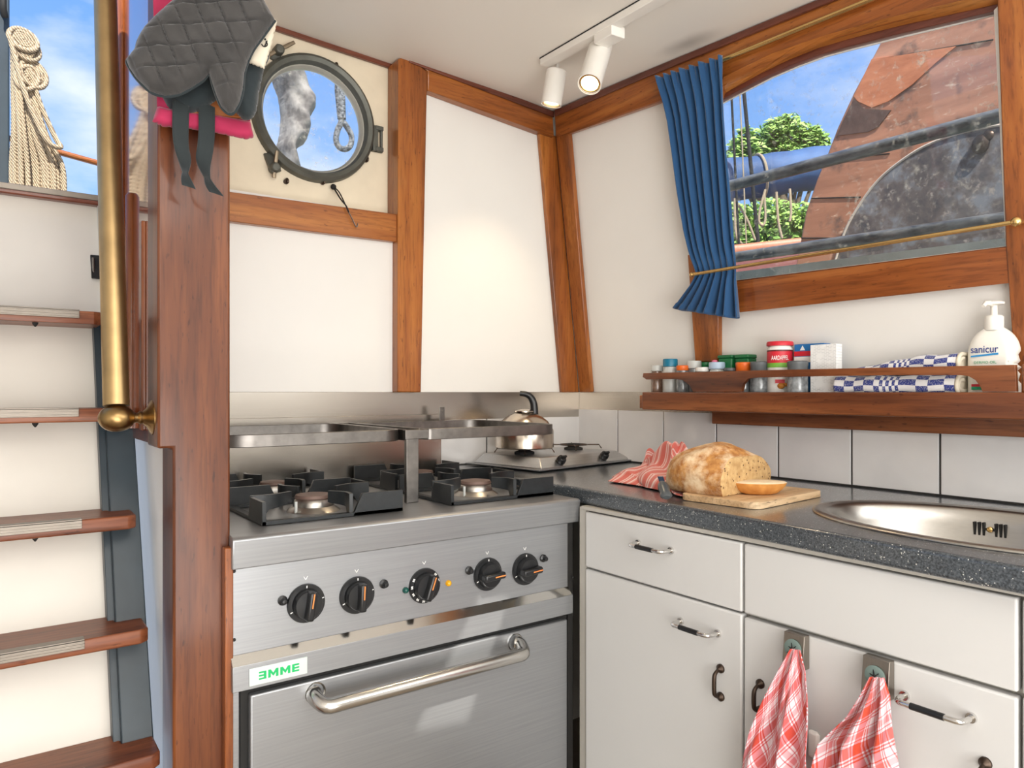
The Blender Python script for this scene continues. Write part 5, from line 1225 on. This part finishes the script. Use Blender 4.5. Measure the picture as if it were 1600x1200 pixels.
# magenta cloth behind the mitts, its hem turned up
pc_ = lambda x, y: atY(x, y, YS - .014)
ap = thing('red_cloth', 'magenta red cloth hanging on the post behind the oven mitts', 'cloth', tuple(pc_(310, 150)))
m = drape(pc_, [(238, -30), (239, 10), (241, 60), (244, 120), (246, 176)], [(398, -30), (398, 20), (396, 80), (392, 130), (390, 190)], 40, 30, .004, 3, (0, -1, 0), .4)
obj('cloth_panel', m, 'magenta', ap, solid=.0015, smooth=1.5)
hm = puffy([(246, 166), (262, 170), (300, 176), (340, 180), (391, 190), (397, 215), (385, 218), (340, 208), (300, 202), (255, 198), (238, 190)], lambda x, y: atY(x, y, YS - .024), V(0, 1, 0), 3, 10, .010, None, .001)
obj('hem', hm, 'magenta', ap, smooth=1.5)
m = MB().prism([atY(x, y, YS - .030) for x, y in ((300, 140), (400, 148), (392, 186), (345, 181), (300, 177))], (0, .007, 0))
tag(obj('hook_block', m, wood('red', 'x'), bev=.003), 'small red brown wooden block between the mitts and the red cloth', 'wooden block')
def ribbon(ctr, wds, tw, name):
    P = smooth_path([atY(x, y, YS - .042) for x, y in ctr], 60)
    def f(u, v):
        i = min(60, int(round(v * 60))); a_ = tw(v); w_ = wds(v)
        return P[i] + V(math.cos(a_), -math.sin(a_) * .8, .0) * (w_ * (u - .5)) + V(0, 0, -.25 * w_ * (u - .5))
    return MB().grid(f, 6, 60)
tw = lambda v: 0 if v < .45 else (v - .45) / .3 * 1.35 if v < .75 else 1.35 - (v - .75) / .25 * 1.0
st = thing('apron_strap', 'left black cotton strap hanging twisted below the mitts', 'strap', tuple(atY(283, 176, YS - .042)), group='black straps below the mitts')
obj('ribbon', ribbon([(283, 160), (282, 200), (283, 225), (288, 250), (290, 275), (295, 292)], lambda v: .0245 - .004 * v, tw, 'l'), 'strap', st, solid=.0012, smooth=1.5)
st = thing('apron_strap', 'right black cotton strap hanging twisted below the mitts', 'strap', tuple(atY(323, 178, YS - .042)), group='black straps below the mitts')
obj('ribbon', ribbon([(323, 162), (323, 205), (321, 230), (318, 256), (326, 284), (338, 303)], lambda v: .0250 - .003 * v, tw, 'r'), 'strap', st, solid=.0012, smooth=1.5)

# ------------------------------------------------------------------ OUTSIDE, SEEN THROUGH THE HATCH
c = atY(15, 150, 2.30)
BOOMZ = 1.5
mast = thing('mast', 'blue black post at the far left of the hatch opening', 'post', (c.x - .05, 2.34, .5))
obj('shaft', MB().box((c.x - .10, 2.30, -1.0), (c.x, 2.38, 1.6)), 'blueblack', mast, bev=.004)
obj('spar', MB().tube([V(c.x - .05, 2.34, BOOMZ), V(1.9, 3.05, BOOMZ)], .04, 14), 'blueblack', mast)
p = atY(5, 14, 2.28); obj('cleat', MB().tube([p + V(-.012, 0, .035), p + V(0, -.012, .02), p + V(0, -.012, -.005), p + V(.004, 0, -.02)], .008, 10), 'gapdark', mast)
# rope coil: hanging bights and three top turns
YR = 2.25
rp = MB(); ry = lambda x, y, o=0: atY(x, y, YR + o)
random.seed(11)
for k_ in range(17):
    q = k_ / 16; xb = 20 + q * 80; x_t = 20 + q * 16 + random.uniform(-3, 3); yt = 66 + q * 40 + random.uniform(-8, 12)
    x_m = 20 + q * 48 + random.uniform(-2, 2); ym = 180 + 12 * q; o = random.uniform(-.02, .02) - .012 * (k_ % 2)
    path = smooth_path([ry(x_t, yt, o), ry(x_t + (x_m - x_t) * .5, (yt + ym) / 2, o - .008), ry(x_m + 6 * q, ym + 20, o - .01), ry(xb - 2, 262, o), ry(xb, 330, o)], 26)
    rp.tube(path, .0062, 8)
coil = tag(obj('rope_coil', rp, 'rope', smooth=1.5), 'beige twisted rope hanging in a long coil from the dark post', 'rope')
tp = []
for (ex, ey, rx, rz, rot, o) in ((36, 62, 25, 14, .55, -.03), (40, 74, 26, 15, .75, -.022), (52, 116, 25, 16, .85, -.026), (42, 122, 18, 18, .9, -.034)):
    m = MB(); P = []
    for i in range(30):
        a_ = 2 * PI * i / 30; dx, dy = math.cos(a_) * rx, math.sin(a_) * rz; P.append(ry(ex + dx * math.cos(rot) - dy * math.sin(rot), ey + dx * math.sin(rot) + dy * math.cos(rot), o - .01 * math.sin(a_)))
    m.tube(P, .0062, 8, closed=True)
    obj('top_turn', m, 'rope', coil, smooth=1.5)
    # the flattened inner turns fill the eye of the coil
    m = MB(); P2 = []
    for i in range(64):
        a_ = 2 * PI * i / 16; k_ = .88 - .85 * i / 64; dx, dy = math.cos(a_) * rx * k_, math.sin(a_) * rz * k_; P2.append(ry(ex + dx * math.cos(rot) - dy * math.sin(rot), ey + dx * math.sin(rot) + dy * math.cos(rot), o + .008))
    m.tube(P2, .0066, 6); obj('top_turn', m, 'rope', coil, smooth=1.5)
m = MB(); m.tube(smooth_path([ry(16, 60, -.04), ry(34, 130, -.05), ry(55, 185, -.05), ry(75, 222, -.05), ry(95, 230, -.04), ry(86, 214, -.03), ry(62, 160, -.03), ry(48, 110, -.03)], 50), .0062, 8)
obj('lashing_turn', m, 'rope', coil, smooth=1.5)
a, b = atY(96, 239, 2.42), atY(175, 261, 2.42)
tag(obj('deck_rail', MB().tube([a - (b - a) * 1.35, b + (b - a) * .6], .0085, 14), wood('beam', 'x')), 'orange varnished rail behind the rope coil outside the hatch', 'rail')
# seen through the porthole: hanging bag and rope eye
YO = 2.75
t = MT('weathered grey canvas'); n1 = t.noise(t.coord(), 14, 6, .7); t.set(t.ramp(n1, [(.35, rgb(86, 82, 80)), (.6, rgb(150, 146, 140))]), .9); t.bump(n1, .6, .01); M['canvas'] = t.m
po = puffy([(428, 96), (445, 104), (462, 106), (472, 122), (478, 142), (488, 158), (487, 176), (479, 190), (480, 205), (474, 226), (464, 232), (458, 240), (466, 270), (440, 275), (436, 250), (432, 232), (438, 206), (440, 180), (436, 150), (428, 128), (422, 104)], lambda x, y: atY(x, y, YO), V(0, 1, 0), 3, 16, .10, None, .012)
pt_ = atY(445, 100, YO); po.tube([pt_ + V(0, 0, -.05), V(pt_.x, YO, BOOMZ)], .012, 6)
tag(obj('canvas_bag', po, 'canvas', smooth=1.6), 'grey weathered canvas bundle hanging outside the porthole', 'canvas bundle')
a = [ (531, 120), (531, 142), (534, 165), (533, 190), (528, 202), (525, 218), (530, 230), (540, 233), (548, 226), (549, 212), (543, 200), (536, 190)]
m = MB(); P = smooth_path([atY(x, y, YO) for x, y in a], 50); m.tube(P, .012, 8); pt_ = atY(530, 90, YO); m.tube([V(pt_.x, YO, BOOMZ), atY(530, 90, YO), atY(531, 142, YO), atY(534, 186, YO)], [.02, .02, .022, .018], 8)
t = MT('grey frayed rope'); n1 = t.noise(t.coord(), 90, 4); t.set(t.ramp(n1, [(.35, rgb(50, 56, 62)), (.65, rgb(132, 136, 140))]), .9); t.bump(n1, .8, .01); M['grey_rope'] = t.m
tag(obj('rope_eye', m, 'grey_rope', smooth=1.5), 'grey rope with a spliced eye hanging outside the porthole', 'rope')

# ------------------------------------------------------------------ OUTSIDE THE WINDOW
XLb = 2.12
t = MT('scraped brown leeboard timber'); co = t.coord((1, .10, 1)); n1 = t.noise(co, 16, 6, .6); n2 = t.noise(t.coord(), 9, 6, .65)
c_ = t.ramp(n1, [(.3, rgb(146, 94, 70)), (.7, rgb(208, 148, 116))]); c_ = t.mix(t.ramp(n2, [(.54, (0, 0, 0, 1)), (.66, (1, 1, 1, 1))]), c_, rgb(112, 86, 74)); n3 = t.noise(t.coord((1, .5, 2)), 24, 6, .7)
c_ = t.mix(t.ramp(n3, [(.60, (0, 0, 0, 1)), (.68, (1, 1, 1, 1))]), c_, rgb(222, 188, 160)); t.set(c_, .7); M['leeboard'] = t.m
t = MT('tarred black patch'); n1 = t.noise(t.coord(), 12, 6, .7); n2 = t.noise(t.coord(), 45, 5, .7)
t.set(t.mix(t.ramp(n2, [(.56, (0, 0, 0, 1)), (.70, (1, 1, 1, 1))]), t.ramp(n1, [(.35, rgb(64, 66, 72)), (.5, rgb(100, 92, 90)), (.62, rgb(124, 128, 134))]), rgb(166, 156, 146)), .6); M['tar'] = t.m
t = MT('old orange paint'); n1 = t.noise(t.coord((1, .3, 1)), 18, 6, .7); t.set(t.ramp(n1, [(.3, rgb(178, 102, 66)), (.7, rgb(228, 148, 104))]), .7); M['oldpaint'] = t.m
lb = thing('leeboard', 'big scraped brown wooden leeboard standing outside the window', 'leeboard', (XLb, .5, .4))
lx = lambda x, y, o=0: atX(x, y, XLb + o)
edge_l = [(1232, 452), (1240, 425), (1246, 400), (1258, 333), (1275, 283), (1292, 242), (1308, 200), (1333, 146), (1373, 71), (1398, 20), (1420, -30)]
obj('timber', MB().prism([lx(*p) for p in edge_l] + [lx(1700, -110), lx(1700, 452)], (.05, 0, 0)), 'leeboard', lb, bev=.006)
arc = smooth_path([V(1296, 440, 0), V(1318, 368, 0), V(1340, 325, 0), V(1372, 282, 0), V(1410, 250, 0), V(1450, 226, 0), V(1500, 208, 0), V(1560, 196, 0), V(1700, 180, 0)], 50)
obj('tarred_disc', MB().prism([lx(p.x, p.y, -.006) for p in arc] + [lx(1700, 440, -.006)], (.0058, 0, 0)), 'tar', lb, smooth=0)
obj('disc_edge', MB().tube([lx(p.x, p.y, -.006) for p in arc], .004, 6), plain('pale worn edge', (196, 184, 170), .6), lb)
obj('painted_patch', MB().prism([lx(x, y, -.003) for x, y in ((1362, 92), (1420, 84), (1494, 72), (1462, 98), (1425, 132), (1388, 158), (1362, 168), (1340, 158), (1334, 150))], (.0028, 0, 0)), 'oldpaint', lb, smooth=0)
0 and obj('painted_patch', MB().prism([lx(x, y, -.003) for x, y in ((1376, 66), (1400, 18), (1416, -20), (1700, -100), (1700, 20), (1600, 40), (1500, 62), (1420, 76))], (.0028, 0, 0)), M['oldpaint'], lb, smooth=0)
obj('tar_smear', MB().prism([lx(x, y, -.003) for x, y in ((1334, 154), (1350, 170), (1392, 172), (1372, 198), (1356, 206), (1308, 212), (1316, 190))], (.0026, 0, 0)), plain('dark brown stain', (98, 76, 66), .7, var=.35, scale=30), lb, smooth=0)
m = MB(); a, b = lx(1312, 212, -.001), lx(1420, 206, -.001)
for l0, l1 in (((1292, 250), (1390, 240)), ((1268, 310), (1345, 308)), ((1252, 372), (1316, 372)), ((1376, 92), (1552, 62))): m.tube([lx(*l0, -.001), lx(*l1, -.001)], .0022, 5)
obj('plank_seam', m, 'gapdark', lb)
p = lx(1532, 226, -.012); m = MB(); m.ball(p, .022, 10, (.5, 1, 1.2)); m.ball(p + V(0, -.018, .018), .014, 8, (.5, 1, 1)); obj('knot', m, 'bronze', lb)
t = MT('worn black hand rail'); n1 = t.noise(t.coord((1, .3, 1)), 40, 6, .7); t.set(t.ramp(n1, [(.35, rgb(46, 52, 58)), (.66, rgb(120, 124, 126))]), .35, .2); M['rail_paint'] = t.m
XRl = 1.92
for (pa, pb, r_, lab) in (((1140, 291), (1565, 180), .0175, 'upper worn black steel handrail outside the window'), ((1150, 402), (1575, 341), .0165, 'lower worn black steel handrail outside the window')):
    a, b = atX(*pa, XRl), atX(*pb, XRl); d = b - a
    tag(obj('deck_handrail', MB().tube([a - d * .5, b + d * .5], r_, 18), 'rail_paint'), lab, 'handrail', 'deck handrails')
# pale coaming outside at the window foot
a, b = atX(1150, 425, 1.80), atX(1570, 372, 1.80); ab = b - a
tag(obj('deck_coaming', MB().prism([a - ab * .3, b + ab * .3, b + ab * .3 - V(0, 0, .10), a - ab * .3 - V(0, 0, .10)], (.03, 0, 0)), plain('pale grey green paint', (178, 184, 180), .5, var=.12, scale=20), smooth=0), 'pale grey coaming just outside the foot of the window', 'coaming')
# neighbouring sailing boat six metres off: hull, furled sail in its blue cover, loose lines, rigging
def far(px, py, f): return pt(px, py, f)
ff = 6.0
ga, gb = far(1000, 407, ff), far(1360, 368, ff)
boat = thing('sailing_boat', 'neighbouring sailing boat with a furled blue sail and red brown gunwale', 'boat', tuple((ga + gb) / 2))
dwn = V(0, 0, 1); wid = V(SN, CS, 0) * 1.6
zb_ = -2.2
obj('hull', MB().prism([ga + V(0, 0, -.02), gb + V(0, 0, -.02), V(gb.x, gb.y, zb_), V(ga.x, ga.y, zb_)], wid), plain('maroon hull', (118, 66, 62), .5), boat, bev=.03)
obj('gunwale', MB().tube([ga, gb], .045, 12, flat=.6), plain('red brown gunwale', (178, 112, 82), .5), boat)
P = [far(x, y, ff + .6) for x, y in ((1020, 296), (1100, 286), (1142, 281), (1180, 277), (1220, 271), (1260, 265), (1300, 260), (1380, 250))]
t = MT('blue sail cloth'); n1 = t.noise(t.coord(), 3, 4); t.set(t.ramp(n1, [(.3, rgb(38, 66, 108)), (.7, rgb(66, 100, 146))]), .7); t.bump(n1, .6, .05); M['sailcloth'] = t.m
obj('sail_cover', MB().tube(smooth_path(P, 30), [.19 + .005 * math.sin(i * .9) for i in range(31)], 24), 'sailcloth', boat, smooth=1.5)
c = far(1186, 277, ff + .6); obj('sail_tie', MB().torus(c, .203, .013, (P[4] - P[3]).normalized(), 30, 6), 'rope', boat)
ms = far(1030, 290, ff + .9); obj('mast', MB().tube([V(ms.x, ms.y, zb_ + .8), V(ms.x, ms.y, 6.5)], [.10, .07], 16), wood('board', 'z'), boat)
for pts_ in (((1152, 318), (1166, 340), (1180, 375)), ((1196, 296), (1188, 325), (1186, 346), (1192, 352), (1196, 340), (1194, 300)), ((1213, 300), (1216, 345), (1222, 372)), ((1234, 295), (1236, 330), (1234, 346)), ((1148, 310), (1152, 372), (1180, 388))):
    obj('loose_line', MB().tube(smooth_path([far(x, y, ff + .35) for x, y in pts_], 20), .011, 6), 'rope', boat, smooth=1.5)
for k_, (pa, pb, r_) in enumerate((((1142, 130), (1152, 330), .010), ((1155, 120), (1164, 330), .006), ((1160, 120), (1180, 330), .016))):
    a, b = far(*pa, ff + .2), far(*pb, ff + .2); d = b - a; obj('rigging_line', MB().tube([a - d * .8, b + d * .32], r_, 8), 'gapdark' if k_ != 1 else 'rope', boat)
# trees on the far bank
t = MT('mottled green leaves'); n1 = t.noise(t.coord(), 3.0, 5); t.set(t.ramp(n1, [(.3, rgb(88, 132, 52)), (.7, rgb(178, 208, 112))]), .6)  # noise mottles the leaf green
t.b.inputs['Subsurface Weight'].default_value = 0; M['leaf'] = t.m
M['bark'] = plain('grey bark', (92, 80, 66), .9, var=.3, scale=8, bump=.4)
def tree(base, crown, label, n=1500, leaf=.16, seed=1):
    """crown: list of (px, py, fwd, radius) clumps"""
    random.seed(seed); rt = thing('tree', label, 'tree', tuple(base), group='trees on the far bank'); m = MB(); tot = sum(c[3] ** 2 for c in crown)
    for px, py, f, r in crown:
        c = far(px, py, f)
        for _ in range(int(n * r * r / tot)):
            d = Vector((random.gauss(0, 1), random.gauss(0, 1), random.gauss(0, 1))).normalized() * r * random.random() ** .33
            d.z *= .85; p = c + d; a_ = Vector((random.gauss(0, 1), random.gauss(0, 1), random.gauss(0, .6))).normalized(); b_ = a_.orthogonal().normalized(); k = leaf * random.uniform(.6, 1.2)
            m.add([p - a_ * k, p + b_ * k * .5, p + a_ * k, p - b_ * k * .5 + V(0, 0, .02)], [(0, 1, 2, 3)])
    obj('foliage', m, 'leaf', rt, smooth=0)
    tm = MB(); top = far(crown[0][0], crown[0][1], crown[0][2]); tm.tube([Vector(base), Vector(base).lerp(top, .5), top], [.3, .22, .08], 10)
    for px, py, f, r in crown[1:]: tm.tube([Vector(base).lerp(top, .6), far(px, py, f)], [.12, .04], 7)
    obj('trunk', tm, 'bark', rt)
ft = 26
def crown_list(cs, f): return [(x, y, f, r / F * f) for x, y, r in cs]
b_ = far(1225, 520, ft); b_.z = -2.0
tree(b_, crown_list([(1222, 215, 36), (1200, 222, 32), (1245, 222, 34), (1268, 228, 28), (1178, 238, 30), (1160, 232, 24), (1220, 250, 40), (1190, 268, 36), (1250, 258, 36), (1285, 245, 26), (1300, 262, 30), (1148, 262, 28), (1232, 190, 16), (1210, 196, 14), (1275, 205, 10), (1165, 208, 12)], ft), 'leafy green tree crown rising above the blue sail', n=9000, leaf=.15, seed=3)
b_ = far(1180, 560, 20); b_.z = -2.0
tree(b_, crown_list([(1200, 345, 44), (1160, 355, 40), (1240, 350, 40), (1130, 345, 40), (1275, 350, 40), (1190, 385, 40), (1235, 388, 36), (1150, 390, 36)], 20), 'green bushes low behind the furled sail', n=6000, leaf=.11, seed=5)
# deck and river bank
tag(obj('ground', MB().box((2.6, -40, -2.4), (80, 60, -2.2)), plain('grass bank', (96, 112, 70), .9, var=.3, scale=1), smooth=0), 'green river bank beyond the boat', 'ground', kind='structure')
